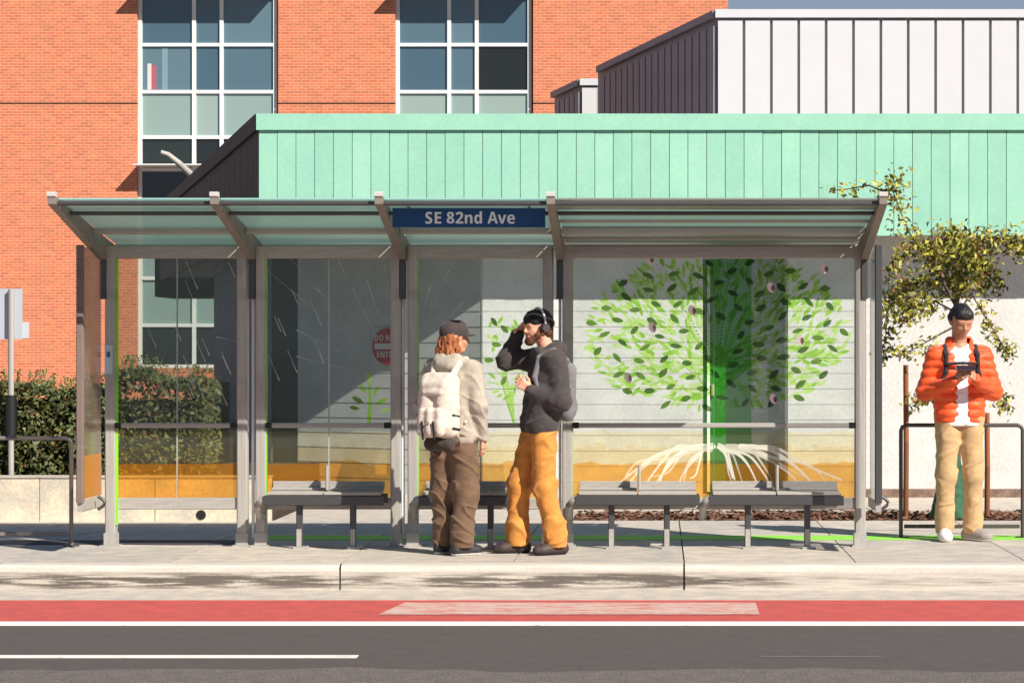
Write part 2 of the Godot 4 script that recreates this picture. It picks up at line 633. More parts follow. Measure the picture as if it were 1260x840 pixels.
	# its roots in the earth
	for i in 24:
		var side := -1.0 if i % 2 == 0 else 1.0
		var reach := r.randf_range(14, 160 if side > 0 else 142)
		var q0 := Vector2(884 + side * r.randf_range(0, 0.3) * reach, 546 + r.randf_range(0, 8))
		var q1 := Vector2(884 + side * reach * r.randf_range(0.45, 0.55), 556 + r.randf_range(-8, 8))
		var q2 := Vector2(884 + side * reach * r.randf_range(0.74, 0.84), 576 + r.randf_range(-9, 8))
		var q3 := Vector2(884 + side * reach, r.randf_range(586, 609))
		stroke([q0, q1, q2, q3], r.randf_range(1.4, 3.2), r.randf_range(0.4, 1.3), c8(236, 232, 218, r.randf_range(0.4, 0.8)))

# ================================================================ the scene
func _ready():
	rng.seed = 5
	# camera: looks straight across the street; the lens is shifted so that uprights and kerb stay parallel to the frame
	var cam := Camera3D.new()
	cam.name = "camera"
	cam.position = EYE
	cam.near = 0.5
	cam.far = 600.0
	cam.projection = Camera3D.PROJECTION_FRUSTUM
	cam.size = 0.5 * 840.0 / FOCAL
	cam.frustum_offset = Vector2(-180.0, 14.0) / FOCAL * 0.5
	add_child(cam)
	cam.current = true
	# sky and sun
	var env := Environment.new()
	env.background_mode = Environment.BG_SKY
	var sky := Sky.new()
	var sm := ProceduralSkyMaterial.new()
	sm.sky_top_color = c8(76, 114, 176)
	sm.sky_horizon_color = c8(208, 226, 246)
	sm.sky_curve = 0.28
	sm.ground_bottom_color = c8(110, 100, 94)
	sm.ground_horizon_color = c8(150, 160, 170)
	sky.sky_material = sm
	env.sky = sky
	env.background_energy_multiplier = 0.41
	env.tonemap_mode = Environment.TONE_MAPPER_LINEAR
	env.tonemap_exposure = 1.42
	env.sdfgi_enabled = true
	env.ssao_enabled = true
	env.ssil_enabled = true
	var we := WorldEnvironment.new()
	we.name = "environment"
	we.environment = env
	add_child(we)
	var sun := DirectionalLight3D.new()
	sun.name = "sun"
	sun.light_energy = 1.6
	sun.light_color = c8(255, 247, 235)
	sun.light_angular_distance = 0.5
	sun.shadow_enabled = true
	add_child(sun)
	sun.look_at_from_position(Vector3.ZERO, Vector3(-0.966, -K, -1.0))
	make_materials()
	street()
	brick_building()
	metal_building()
	green_building()
	planting()
	shelter()
	benches()
	street_furniture()
	people()

func make_materials():
	M.concrete = grained(c8(182, 173, 162), 31, 1.6, 0.9, 0.07, 0.07, 0.02, 0.08, 512)
	M.concrete2 = grained(c8(188, 178, 166), 32, 1.6, 0.9, 0.08, 0.07, 0.02, 0.08, 512)
	M.concrete3 = grained(c8(176, 169, 160), 33, 1.6, 0.9, 0.08, 0.07, 0.02, 0.08, 512)
	M.wall_concrete = grained(c8(206, 194, 174), 34, 2.2, 0.9, 0.10, 0.08, 0.04, 0.07, 512)
	M.asphalt = grained(c8(82, 74, 71), 35, 1.2, 0.9, 0.05, 0.12, 0.0, 0.2, 512)
	M.asphalt_old = grained(c8(100, 92, 86), 36, 0.9, 0.92, 0.08, 0.45, 0.03, 0.7, 512)
	M.red = grained(c8(186, 80, 74), 37, 1.4, 0.85, 0.05, 0.10, 0.02, 0.16, 512)
	M.brick = brick_material()
	M.kerb = kerb_material()
	M.white_frame = mat(c8(226, 228, 226), 0.5)
	M.steel = grained(c8(170, 166, 160), 38, 0.9, 0.45, 0.06, 0.06, 0.0, 0.03)
	M.steel.metallic = 0.12
	M.arm = grained(c8(132, 124, 115), 78, 0.7, 0.5, 0.08, 0.08)
	M.dark_steel = mat(c8(84, 84, 86), 0.45, 0.5)
	M.white_paint = grained(c8(224, 222, 216), 39, 0.6, 0.8, 0.10, 0.2, 0.0, 0.14)
	M.green = grained(c8(148, 202, 180), 40, 1.8, 0.7, 0.02, 0.02, 0.01, 0.03)
	M.green_b = grained(c8(152, 206, 184), 42, 1.6, 0.7, 0.025, 0.02, 0.01, 0.03)
	M.green_c = grained(c8(145, 199, 177), 43, 1.4, 0.7, 0.03, 0.025, 0.01, 0.03)
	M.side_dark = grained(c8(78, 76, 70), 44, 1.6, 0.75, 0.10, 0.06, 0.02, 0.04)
	M.siding = grained(c8(204, 206, 204), 45, 1.4, 0.75, 0.04, 0.04, 0.0, 0.03)
	M.stucco = grained(c8(205, 203, 200), 46, 1.2, 0.85, 0.04, 0.06, 0.0, 0.05)
	M.black = mat(c8(26, 26, 28), 0.5)
	M.white_metal = grained(c8(206, 206, 208), 47, 2.0, 0.5, 0.008, 0.008, 0.0, 0.02)
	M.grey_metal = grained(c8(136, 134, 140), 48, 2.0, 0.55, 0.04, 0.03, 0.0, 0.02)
	M.lime = mat(c8(130, 214, 48), 0.6)

# ---------------------------------------------------------------- ground, kerb, road
func street():
	ground_piece(span(V(-200, -0.6, -260), V(200, -0.25, 1.40)), "ground", grained(c8(120, 112, 100), 50, 3.0, 0.95))
	ground_piece(span(V(-200, -0.6, 1.40), V(200, -0.178, 60)), "road", M.asphalt)
	var old := mb()
	var rag := FastNoiseLite.new()
	rag.seed = 8
	rag.frequency = 0.9
	for i in 160:
		var xa := -16.0 + i * 0.2
		var za := 5.65 + 0.16 * rag.get_noise_1d(xa) + 0.07 * rag.get_noise_1d(xa * 6.0)
		var zb := 5.65 + 0.16 * rag.get_noise_1d(xa + 0.2) + 0.07 * rag.get_noise_1d((xa + 0.2) * 6.0)
		quad(old, V(xa, -0.174, 30), V(xa + 0.2, -0.174, 30), V(xa + 0.2, -0.174, zb), V(xa, -0.174, za), [Vector2(xa, 30), Vector2(xa + 0.2, 30), Vector2(xa + 0.2, zb), Vector2(xa, za)])
	ground_piece(old.commit(), "older_road", M.asphalt_old)
	ground_piece(span(V(-40, -0.25, 1.598), V(40, -0.170, 2.24)), "gutter", M.concrete2)
	ground_piece(span(V(-60, -0.25, 2.24), V(60, -0.172, 3.51)), "bus_lane", M.red)
	# painted markings
	var lane_word := mb()
	var y := -0.168
	var pts := [at(466, 0, 3.10), at(498, 0, 2.42), at(930, 0, 2.42), at(935, 0, 3.10)]
	quad(lane_word, V(pts[0].x, y, 3.12), V(pts[3].x, y, 3.12), V(pts[2].x, y, 2.42), V(pts[1].x, y, 2.42), [Vector2(0, 0.5), Vector2(2.4, 0.5), Vector2(2.4, 0), Vector2(0.2, 0)])
	ground_piece(lane_word.commit(), "lane_marking", worn_paint(c8(200, 176, 164), c8(188, 96, 88), 0.42))
	ground_piece(span(V(-60, -0.176, 3.515), V(60, -0.167, 3.66)), "lane_line", worn_paint(c8(230, 226, 220), c8(120, 112, 110), 0.15))
	ground_piece(span(V(-14, -0.176, 5.06), V(sx(440, 5.1), -0.172, 5.16)), "dashed_line", worn_paint(c8(226, 222, 214), c8(120, 112, 108), 0.2))
	ground_piece(span(V(sx(935, 5.1), -0.176, 5.08), V(sx(1085, 5.1), -0.1745, 5.13)), "faded_line", worn_paint(c8(112, 103, 98), c8(90, 82, 78), 0.5))
	# kerb, stone by stone
	var kerb := Node3D.new()
	kerb.name = "kerb"
	kerb.set_meta("kind", "structure")
	add_child(kerb)
	var prof := [[1.40, 0.0], [1.545, 0.0], [1.572, -0.006], [1.588, -0.022], [1.594, -0.045], [1.60, -0.18]]
	var step := sx(842, 1.6) - sx(418, 1.6)
	for i in range(-3, 4):
		var x0 := sx(418, 1.6) + i * step + 0.006
		var x1 := x0 + step - 0.012
		var st := mb()
		var len_ := 0.0
		for k in prof.size() - 1:
			var p: Array = prof[k]
			var q: Array = prof[k + 1]
			var l2 := len_ + Vector2(q[0] - p[0], q[1] - p[1]).length()
			var u0 := (x0 + 7.0) / 12.0
			var u1 := (x1 + 7.0) / 12.0
			quad(st, V(x0, q[1], q[0]), V(x1, q[1], q[0]), V(x1, p[1], p[0]), V(x0, p[1], p[0]), [Vector2(u0, l2 / 0.36), Vector2(u1, l2 / 0.36), Vector2(u1, len_ / 0.36), Vector2(u0, len_ / 0.36)])
			len_ = l2
		for e in [x0, x1]:
			var c := [V(e, -0.18, 1.40), V(e, -0.18, 1.60), V(e, -0.045, 1.594), V(e, 0, 1.40)]
			if e == x0: quad(st, c[0], c[1], c[2], c[3])
			else: quad(st, c[3], c[2], c[1], c[0])
		put(st.commit(), "kerb_stone", M.kerb, kerb)
	# pavement slabs
	var walk := Node3D.new()
	walk.name = "pavement"
	walk.set_meta("kind", "structure")
	add_child(walk)
	var cols := [M.concrete, M.concrete2, M.concrete3]
	var rows := [[1.395, 0.10], [0.09, -1.30], [-1.31, -2.70]]
	for ri in 3:
		for i in range(-8, 8):
			var x0 := 0.18 + i * 1.18
			put(span(V(x0 + 0.005, -0.2, rows[ri][1] + 0.004), V(x0 + 1.175, 0, rows[ri][0])), "slab", cols[(i * 5 + ri * 2 + 40) % 3], walk)
	ground_piece(span(V(-12, -0.25, -2.7), V(14, -0.03, 1.4)), "pavement_bed", grained(c8(92, 84, 76), 52, 1.0, 0.95))
	# green painted line along the back of the platform, dark sheet painted as the shelter glass shadow
	ground_piece(span(V(sx(322, -0.8), 0.001, -0.98), V(9, 0.0045, -0.56)), "green_line", worn_paint(c8(138, 208, 70), c8(150, 170, 110), 0.25))
	var shadow_sheet := mb()
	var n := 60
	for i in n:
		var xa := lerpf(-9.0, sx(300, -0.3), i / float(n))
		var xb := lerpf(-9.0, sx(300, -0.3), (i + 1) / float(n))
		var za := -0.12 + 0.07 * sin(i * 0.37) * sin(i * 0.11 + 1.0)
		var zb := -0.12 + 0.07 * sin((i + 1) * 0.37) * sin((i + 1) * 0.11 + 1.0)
		quad(shadow_sheet, V(xa, 0.004, za), V(xb, 0.004, zb), V(xb, 0.004, -0.52), V(xa, 0.004, -0.52), [Vector2(xa, za), Vector2(xb, zb), Vector2(xb, -0.52), Vector2(xa, -0.52)])
	ground_piece(shadow_sheet.commit(), "painted_shadow_strip", grained(c8(62, 62, 66), 53, 0.6, 0.9, 0.1, 0.2, 0.0, 0.2))
	# planting bed with bark, and the concrete apron along the building
	ground_piece(span(V(-0.75, -0.25, -4.0), V(14, -0.03, -2.705)), "bark_bed", grained(c8(84, 56, 42), 54, 0.5, 0.95, 0.2, 0.3, 0.05, 0.4))
	ground_piece(span(V(-3.3, -0.25, -7.6), V(14, 0.0, -4.005)), "apron", M.concrete2)
	ground_piece(span(V(-3.3, -0.25, -4.0), V(-0.755, 0.0, -2.71)), "path", M.concrete)
	var st := mb()
	for i in 3400:
		var p := V(rng.randf_range(-0.72, 5.2), -0.022 + rng.randf() * 0.03, rng.randf_range(-3.95, -2.74))
		var b := Basis.from_euler(V(rng.randf_range(-0.5, 0.5), rng.randf() * TAU, rng.randf_range(-0.5, 0.5)))
		var l := rng.randf_range(0.015, 0.04)
		var w := rng.randf_range(0.006, 0.014)
		var v := rng.randf_range(0.5, 1.3)
		var col := Color(0.16 * v, 0.075 * v, 0.045 * v)
		quad(st, p + b * V(-l, 0, w), p + b * V(l, 0, w), p + b * V(l, 0.006, -w), p + b * V(-l, 0.006, -w), null, col)
	var chips := put(st.commit(), "bark_chips", vmat(0.95), self)
	tag(chips, "brown bark chips spread over the bed at the wall foot", "bark", "", "stuff")

func worn_paint(paint: Color, under: Color, wear: float) -> StandardMaterial3D:
	var a := grey_noise(256, 0.03, 61)
	var b := grey_noise(256, 0.15, 62)
	var bytes := PackedByteArray()
	bytes.resize(256 * 256 * 3)
	for i in 256 * 256:
		var t := clampf((a[i] / 255.0 * 0.6 + b[i] / 255.0 * 0.6 - (1.0 - wear)) * 3.0 + 0.1, 0.0, 0.9)
		var c := paint.lerp(under, t)
		bytes[i * 3] = int(c.r * 255); bytes[i * 3 + 1] = int(c.g * 255); bytes[i * 3 + 2] = int(c.b * 255)
	var m := StandardMaterial3D.new()
	m.albedo_texture = ImageTexture.create_from_image(Image.create_from_data(256, 256, false, Image.FORMAT_RGB8, bytes))
	m.roughness = 0.85
	m.uv1_scale = Vector3(0.3, 2.4, 1)
	return m

# ---------------------------------------------------------------- brick building far behind
func brick_building():
	var z := -42.0
	var b := base("brick_building", V(-6, 0, z))
	tag(b, "orange brick building with two tall white framed window bays", "building")
	var o := Vector3(-6, 0, z)
	var xl := -24.0
	var xr := sx(896, z)
	var top := 13.6
	var joint := sy(127, z)
	var bays := [[sx(168, z), sx(342, z), sy(453, z)], [sx(486, z), sx(656, z), sy(453, z)]]
	# brick faces: left of the first bay, between them, right of the second; above and below the brick joint
	var cuts := [[xl, bays[0][0]], [bays[0][1], bays[1][0]], [bays[1][1], xr]]
	for c in cuts:
		for lv in [[-0.2, joint - 0.02], [joint + 0.02, top]]:
			put(span(V(c[0], lv[0], z - 0.4), V(c[1], lv[1], z)), "wall", M.brick, b, -o)
	put(span(V(xl + 0.1, joint - 0.03, z - 0.38), V(bays[0][0] - 0.01, joint + 0.03, z - 0.045)), "wall_joint", M.side_dark, b, -o)
	put(span(V(bays[0][1] + 0.01, joint - 0.03, z - 0.38), V(bays[1][0] - 0.01, joint + 0.03, z - 0.045)), "wall_joint", M.side_dark, b, -o)
	put(span(V(bays[1][1] + 0.01, joint - 0.03, z - 0.38), V(xr - 0.1, joint + 0.03, z - 0.045)), "wall_joint", M.side_dark, b, -o)
	for w in bays:
		put(span(V(w[0] - 0.001, -0.2, z - 0.4), V(w[1] + 0.001, w[2], z - 0.003)), "wall", M.brick, b, -o)
	put(span(V(xl, -0.2, z - 14), V(xr, top - 0.3, z - 1.6)), "wall_core", M.side_dark, b, -o)
	put(span(V(xr - 0.35, -0.2, z - 14), V(xr - 0.003, top - 0.01, z - 0.41)), "wall", M.brick, b, -o)
	put(span(V(xl, top, z - 14), V(xr + 0.1, top + 0.2, z + 0.1)), "roof", M.white_metal, b, -o)
	# window bays: mullions, transoms and panes
	var glass := [mat(c8(82, 108, 122), 0.06), mat(c8(92, 118, 130), 0.05), mat(c8(70, 96, 112), 0.08)]
	var pale := [mat(c8(138, 160, 156), 0.10), mat(c8(146, 166, 160), 0.10)]
	var dim := [mat(c8(30, 34, 34), 0.08), mat(c8(38, 44, 42), 0.08)]
	for gm in glass + pale + dim: gm.metallic_specular = 0.6
	var rows := [-175, -118, -62, -4, 54, 112, 168, 208, 284, 342, 400, 453]
	for wi in 2:
		var w: Array = bays[wi]
		var zz := z - 0.13
		var mul: Array = [[168, 237, 271, 340], [487, 552, 586, 653]][wi]
		var t := 0.095
		for k in 4:
			var x := sx(mul[k], z)
			x = clampf(x, w[0] + t * 0.5 + 0.004, w[1] - t * 0.5 - 0.05)
			put(span(V(x - t * 0.5, w[2], zz - 0.12), V(x + t * 0.5, top, zz)), "mullion", M.white_frame, b, -o)
		for ri in rows.size():
			var yy := sy(rows[ri], z)
			var col = M.white_frame
			if ri == rows.size() - 1: yy += 0.05
			for k in 3:
				put(span(V(sx(mul[k], z) + t * 0.5 + 0.002, yy - t * 0.45, zz - 0.11), V(sx(mul[k + 1], z) - t * 0.5 - 0.002, yy + t * 0.45, zz - 0.006)), "transom", col, b, -o)
			if ri == 0: continue
			for k in 3:
				var gm = glass[(ri * 2 + k + wi) % 3]
				if ri == 6: gm = pale[(k + wi) % 2]
				elif ri == 7 or ri == 8: gm = dim[(k + ri) % 2]
				elif ri == 9: gm = pale[k % 2] if k < 2 else dim[0]
				elif ri == 10: gm = pale[0]
				elif ri == 11: gm = dim[1]
				if wi == 1 and ri == 5 and k == 2: gm = dim[0]
				put(span(V(sx(mul[k], z) + t * 0.5, sy(rows[ri], z) + t * 0.45, zz - 0.09), V(sx(mul[k + 1], z) - t * 0.5, sy(rows[ri - 1], z) - t * 0.45, zz - 0.06)), "pane", gm, b, -o)
	# things seen behind the upper panes: pale column and a red and white sheet
	# sunshades over each storey
	for wi in 2:
		for yy in [sy(208, z) + 0.06, sy(-10, z) + 0.06]:
			put(span(V(bays[wi][0] + 0.01, yy, z - 0.12), V(bays[wi][1] - 0.01, yy + 0.03, z + 0.57)), "sunshade", M.white_frame, b, -o)
	put(span(V(sx(179, z), sy(109, z), z - 0.1885), V(sx(184, z), sy(77, z), z - 0.1855)), "window_poster", mat(c8(206, 202, 200), 0.4), b, -o)
	put(span(V(sx(184.3, z), sy(109, z), z - 0.1885), V(sx(190, z), sy(79, z), z - 0.1855)), "window_poster", mat(c8(172, 92, 104), 0.4), b, -o)
	put(span(V(sx(197, z), sy(109, z), z - 0.1885), V(sx(204, z), sy(57, z), z - 0.1855)), "window_blind", mat(c8(122, 150, 160), 0.3), b, -o)

# ---------------------------------------------------------------- white metal-clad building
func metal_box(name_: String, label: String, px0: float, zf: float, topy: float, wide: float, deep: float, pitch: float):
	var x0 := sx(px0, zf)
	var b := base(name_, V(x0, 0, zf))
	tag(b, label, "building")
	var dir := V(-0.276, 0, -1.0).normalized()
	var out := V(-1, 0, 0.276).normalized()
	# core with an oblique side
	var core := PackedVector2Array([Vector2(0.03, -0.03), Vector2(wide, -0.03), Vector2(wide, -deep), Vector2(0.04 - 0.276 * deep, -deep)])
	put(poly_wall(core, -0.2, topy - 0.02), "core", mat(c8(150, 146, 146), 0.6), b)
	var n := int(wide / pitch)
	for i in n:
		put(box(V((i + 0.5) * pitch, (topy - 0.17) * 0.5 - 0.1, 0.0), V(pitch - 0.045, topy - 0.17 + 0.2, 0.05)), "metal_panel", M.white_metal, b)
	put(span(V(-0.02, topy - 0.13, -0.05), V(wide, topy, 0.07)), "coping", M.white_metal, b)
	var m := int(deep / 0.42)
	var bas := Basis(dir, Vector3.UP, dir.cross(Vector3.UP)).orthonormalized()
	for i in m:
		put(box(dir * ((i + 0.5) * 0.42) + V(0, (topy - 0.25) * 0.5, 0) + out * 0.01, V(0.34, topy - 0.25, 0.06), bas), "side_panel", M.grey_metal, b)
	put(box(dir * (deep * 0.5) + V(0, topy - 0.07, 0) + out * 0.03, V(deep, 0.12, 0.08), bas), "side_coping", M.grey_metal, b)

func poly_wall(p: PackedVector2Array, y0: float, y1: float) -> ArrayMesh:
	# plan outline (x, z) raised from y0 to y1
	var o := PackedVector2Array()
	for q in p: o.append(Vector2(q.x, -q.y))
	if Geometry2D.is_polygon_clockwise(o): o.reverse()
	return prism(o, V(0, 0, y1 - y0), Transform3D(Basis(V(1, 0, 0), V(0, 0, -1), V(0, 1, 0)), V(0, y0, 0)))

func metal_building():
	metal_box("metal_building", "white metal clad building with grey seams beyond the green fascia", 882, -20.2, sy(12, -20.2), 7.9, 7.7, 0.436)
	metal_box("metal_annex", "small white roofed annex between brick wall and white metal building", 715, -29.0, sy(97, -29.0), 0.35, 2.4, 0.33)

# ---------------------------------------------------------------- green-fascia building
func green_building():
	var ze := -5.43
	var xl := sx(318, ze)
	var b := base("green_building", V(1, 0, -6))
	tag(b, "low white sided building with a mint green board fascia", "building")
	var o := Vector3(1, 0, -6)
	var y0 := sy(290, ze)
	var y1 := sy(140, ze)
	var cap := sy(160, ze)
	var pitch := 23.0 * (EYE.z - ze) / FOCAL
	var xr := 5.4
	var i := 0
	var gm := [M.green, M.green_b, M.green_c]
	var x := xl
	while x < xr:
		var w := pitch * rng.randf_range(0.99, 1.01)
		put(span(V(x + 0.003, y0 + rng.randf_range(0, 0.008), ze - 0.03), V(x + w - 0.003, cap + 0.01, ze + rng.randf_range(-0.002, 0.004))), "fascia_board", gm[rng.randi() % 3], b, -o)
		x += w
		i += 1
	put(span(V(xl - 0.02, cap, ze - 0.03), V(xr, y1, ze + 0.03)), "fascia_cap", M.green, b, -o)
	put(span(V(xl + 0.01, y0 + 0.02, ze - 0.09), V(xr, y1 - 0.01, ze - 0.031)), "fascia_backing", M.side_dark, b, -o)
	# dark side fascia running back
	var dir := V(-0.276, 0, -1.0).normalized()
	var out := V(-1, 0, 0.276).normalized()
	var bas := Basis(dir, Vector3.UP, dir.cross(Vector3.UP)).orthonormalized()
	var L := 16.0
	var n := 26
	var c0 := V(xl, 0, ze)
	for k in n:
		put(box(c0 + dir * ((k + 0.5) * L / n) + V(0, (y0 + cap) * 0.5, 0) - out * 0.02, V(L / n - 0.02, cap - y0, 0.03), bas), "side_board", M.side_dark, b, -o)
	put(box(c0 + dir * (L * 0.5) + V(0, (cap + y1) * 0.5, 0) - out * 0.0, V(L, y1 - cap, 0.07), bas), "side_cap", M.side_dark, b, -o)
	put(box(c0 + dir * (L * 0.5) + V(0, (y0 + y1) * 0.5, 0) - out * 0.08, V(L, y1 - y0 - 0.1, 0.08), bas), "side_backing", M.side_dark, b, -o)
	# roof and soffit
	var plan := PackedVector2Array([Vector2(xl + 0.13, ze - 0.1), Vector2(xr, ze - 0.1), Vector2(xr, ze - L), Vector2(xl + 0.15 + dir.x * L, ze + dir.z * L)])
	put(poly_wall(plan, y1 - 0.2, y1 - 0.1), "roof", M.grey_metal, b, -o)
	put(poly_wall(plan, y0 + 0.05, y0 + 0.10), "soffit", M.siding, b, -o)
	# front wall in lap siding, with a recessed green door, then smooth render further right
	var zw := -6.0
	var xa := -1.75
	var xd0 := sx(865, zw)
	var xd1 := sx(970, zw)
	var xs := sx(1066, zw)
	var xe := 5.2
	var rec := 0.6
	var hgt := y0 + 0.05
	var rows := 17
	var rh := hgt / rows
	put(span(V(xa, -0.2, zw - 0.15), V(xd0, hgt, zw - 0.001)), "wall", M.siding, b, -o)
	put(span(V(xd1, -0.2, zw - 0.15), V(xs, hgt, zw - 0.001)), "wall", M.siding, b, -o)
	put(span(V(xs, -0.2, zw - 0.15), V(xe, hgt, zw + 0.012)), "rendered_wall", M.stucco, b, -o)
	put(span(V(xs, 0.0, zw + 0.013), V(xe, 0.085, zw + 0.03)), "plinth", grained(c8(126, 104, 90), 77, 0.5, 0.9, 0.2, 0.25), b, -o)
	for k in rows:
		var yy := k * rh
		put(lap_board(V(xa, yy, zw), V(xd0, yy, zw), rh - 0.001, V(0, 0, 1)), "siding_board", M.siding, b, -o)
		put(lap_board(V(xd1, yy, zw), V(xs - 0.004, yy, zw), rh - 0.001, V(0, 0, 1)), "siding_board", M.siding, b, -o)
	# door recess
	put(span(V(xd0 - 0.15, -0.1, zw - rec), V(xd0, hgt, zw - 0.151)), "recess_wall", M.siding, b, -o)
	put(span(V(xd1, -0.1, zw - rec), V(xd1 + 0.15, hgt, zw - 0.151)), "recess_wall", M.siding, b, -o)
	var xm := sx(925, zw - rec)
	put(span(V(xm, -0.1, zw - rec - 0.15), V(xd1 + 0.15, hgt, zw - rec - 0.001)), "recess_wall", grained(c8(150, 156, 158), 64, 1.0, 0.8), b, -o)
	var door := put(span(V(xd0 - 0.15, 0.0, zw - rec - 0.08), V(xm - 0.002, hgt, zw - rec - 0.02)), "door", mat(c8(34, 118, 50), 0.4), b, -o)
	put(span(V(xd0 + 0.055, 0.02, zw - rec - 0.018), V(xd0 + 0.085, hgt - 0.3, zw - rec + 0.012)), "door_frame", M.white_frame, door)
	put(span(V(xd0 + 0.10, 1.0, zw - rec - 0.018), V(xd0 + 0.13, 1.12, zw - rec + 0.03)), "handle", M.steel, door)
	# oblique wall on the left, turning away from the street
	var od := V(-1.49, 0, -0.90).normalized()
	var on := V(-0.90, 0, 1.49).normalized()
	var a := V(xa, 0, zw)
	var e := a + od * 2.37
	var ob := Basis(od, Vector3.UP, od.cross(Vector3.UP)).orthonormalized()
	put(box((a + e) * 0.5 + V(0, hgt * 0.5 - 0.1, 0) - on * 0.08, V(2.37, hgt + 0.2, 0.15), ob), "wall", M.siding, b, -o)
	for k in rows:
		put(lap_board(e + V(0, k * rh, 0), a + V(0, k * rh, 0), rh - 0.001, on), "siding_board", M.siding, b, -o)
	var e2 := e + od * 0.36
	put(box((e + e2) * 0.5 + V(0, hgt * 0.5 - 0.1, 0) - on * 0.06, V(0.36, hgt + 0.2, 0.1), ob), "corner_door", mat(c8(34, 36, 40), 0.4), b, -o)
	# wall returning along the dark side
	var e3 := e2 + dir * 7.0
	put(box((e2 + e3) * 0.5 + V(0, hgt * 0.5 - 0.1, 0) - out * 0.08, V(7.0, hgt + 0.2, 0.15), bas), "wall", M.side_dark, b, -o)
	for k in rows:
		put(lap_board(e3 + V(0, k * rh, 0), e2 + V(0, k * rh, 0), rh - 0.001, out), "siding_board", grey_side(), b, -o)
	put(span(V(sx(190, -20.0), sy(365, -20.0), -21.5), V(sx(305, -20.0), sy(300, -20.0), -20.0)), "rear_canopy", M.side_dark, b, -o)
	put(span(V(sx(256, -12.0), 0.0, -12.2), V(sx(300, -12.0), sy(470, -12.0), -12.0)), "dark_gap_box", M.black, b, -o)  # added black box for the dark gap between hedge and wall
	# conduit bent over the roof edge
	var pipe := tube_mesh([at(197, 187, -13.6), at(206, 190, -13.65), at(220, 201, -13.75), at(235, 215, -13.85), at(246, 222, -14.0)], [0.03, 0.036, 0.042, 0.046, 0.046], 10)
	var pp := put(pipe, "roof_vent_pipe", M.steel, self)
	tag(pp, "bent grey pipe leaning above the dark roof edge by the window", "pipe")
	# no-entry sign on the oblique wall
	var sp := a + od * ((a.x - sx(481, -6.85)) / -od.x)
	var sg := base("no_entry_sign", V(sp.x, sy(426, sp.z), sp.z) + on * 0.03, atan2(on.x, on.z))
	tag(sg, "red round no entry sign on a white square plate on the wall", "sign")
	var rad := 0.185
	put(box(V(0, 0, -0.004), V(0.38, 0.38, 0.006)), "plate", mat(c8(206, 206, 204), 0.5), sg)
	var disc := mb()
	tube(disc, [V(0, 0, -0.002), V(0, 0, 0.003)], [rad, rad], 40)
	put(disc.commit(), "disc", mat(c8(186, 30, 44), 0.5), sg)
	put(box(V(0, 0.0, 0.005), V(0.30, 0.06, 0.003)), "bar", mat(c8(226, 224, 220), 0.5), sg)
	lettering("DO NOT", 0.062, mat(c8(226, 222, 220), 0.5), sg, V(0, 0.085, 0.004))
	lettering("ENTER", 0.062, mat(c8(226, 222, 220), 0.5), sg, V(0, -0.085, 0.004))

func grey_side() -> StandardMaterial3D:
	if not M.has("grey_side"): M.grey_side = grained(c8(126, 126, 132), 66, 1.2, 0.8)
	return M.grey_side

func lettering(words: String, size: float, m: Material, parent: Node, where: Vector3) -> MeshInstance3D:
	var t := TextMesh.new()
	t.text = words
	var f := SystemFont.new()
	f.font_names = PackedStringArray(["Droid Sans"])
	f.font_weight = 700
	t.font = f
	t.font_size = 64
	t.pixel_size = size / 64.0 * 1.35
	t.depth = 0.004
	return put(t, "lettering", m, parent, where)

# ---------------------------------------------------------------- hedge, wall, tree
func leaves(st: SurfaceTool, p: Vector3, size: float, col: Color, up := 0.3):
	var n := V(rng.randf_range(-1, 1), rng.randf_range(-0.6, 1) + up, rng.randf_range(-0.3, 1.2)).normalized()
	var d := V(rng.randf_range(-1, 1), rng.randf_range(-1, 0.6), rng.randf_range(-1, 1))
	d = (d - n * d.dot(n)).normalized()
	var s := n.cross(d)
	var a := p - d * size
	var b := p + s * size * 0.48 - d * size * 0.1 + n * size * 0.12
	var c := p + d * size - n * size * 0.15
	var e := p - s * size * 0.48 - d * size * 0.1 + n * size * 0.12
	for tri in [[a, c, b], [a, e, c]]:
		if (tri[1] - tri[0]).cross(tri[2] - tri[0]).dot(n) > 0.0: tri.reverse()
		for q in tri:
			st.set_normal(n)
			st.set_uv(Vector2.ZERO)
			st.set_color(col)
			st.add_vertex(q)

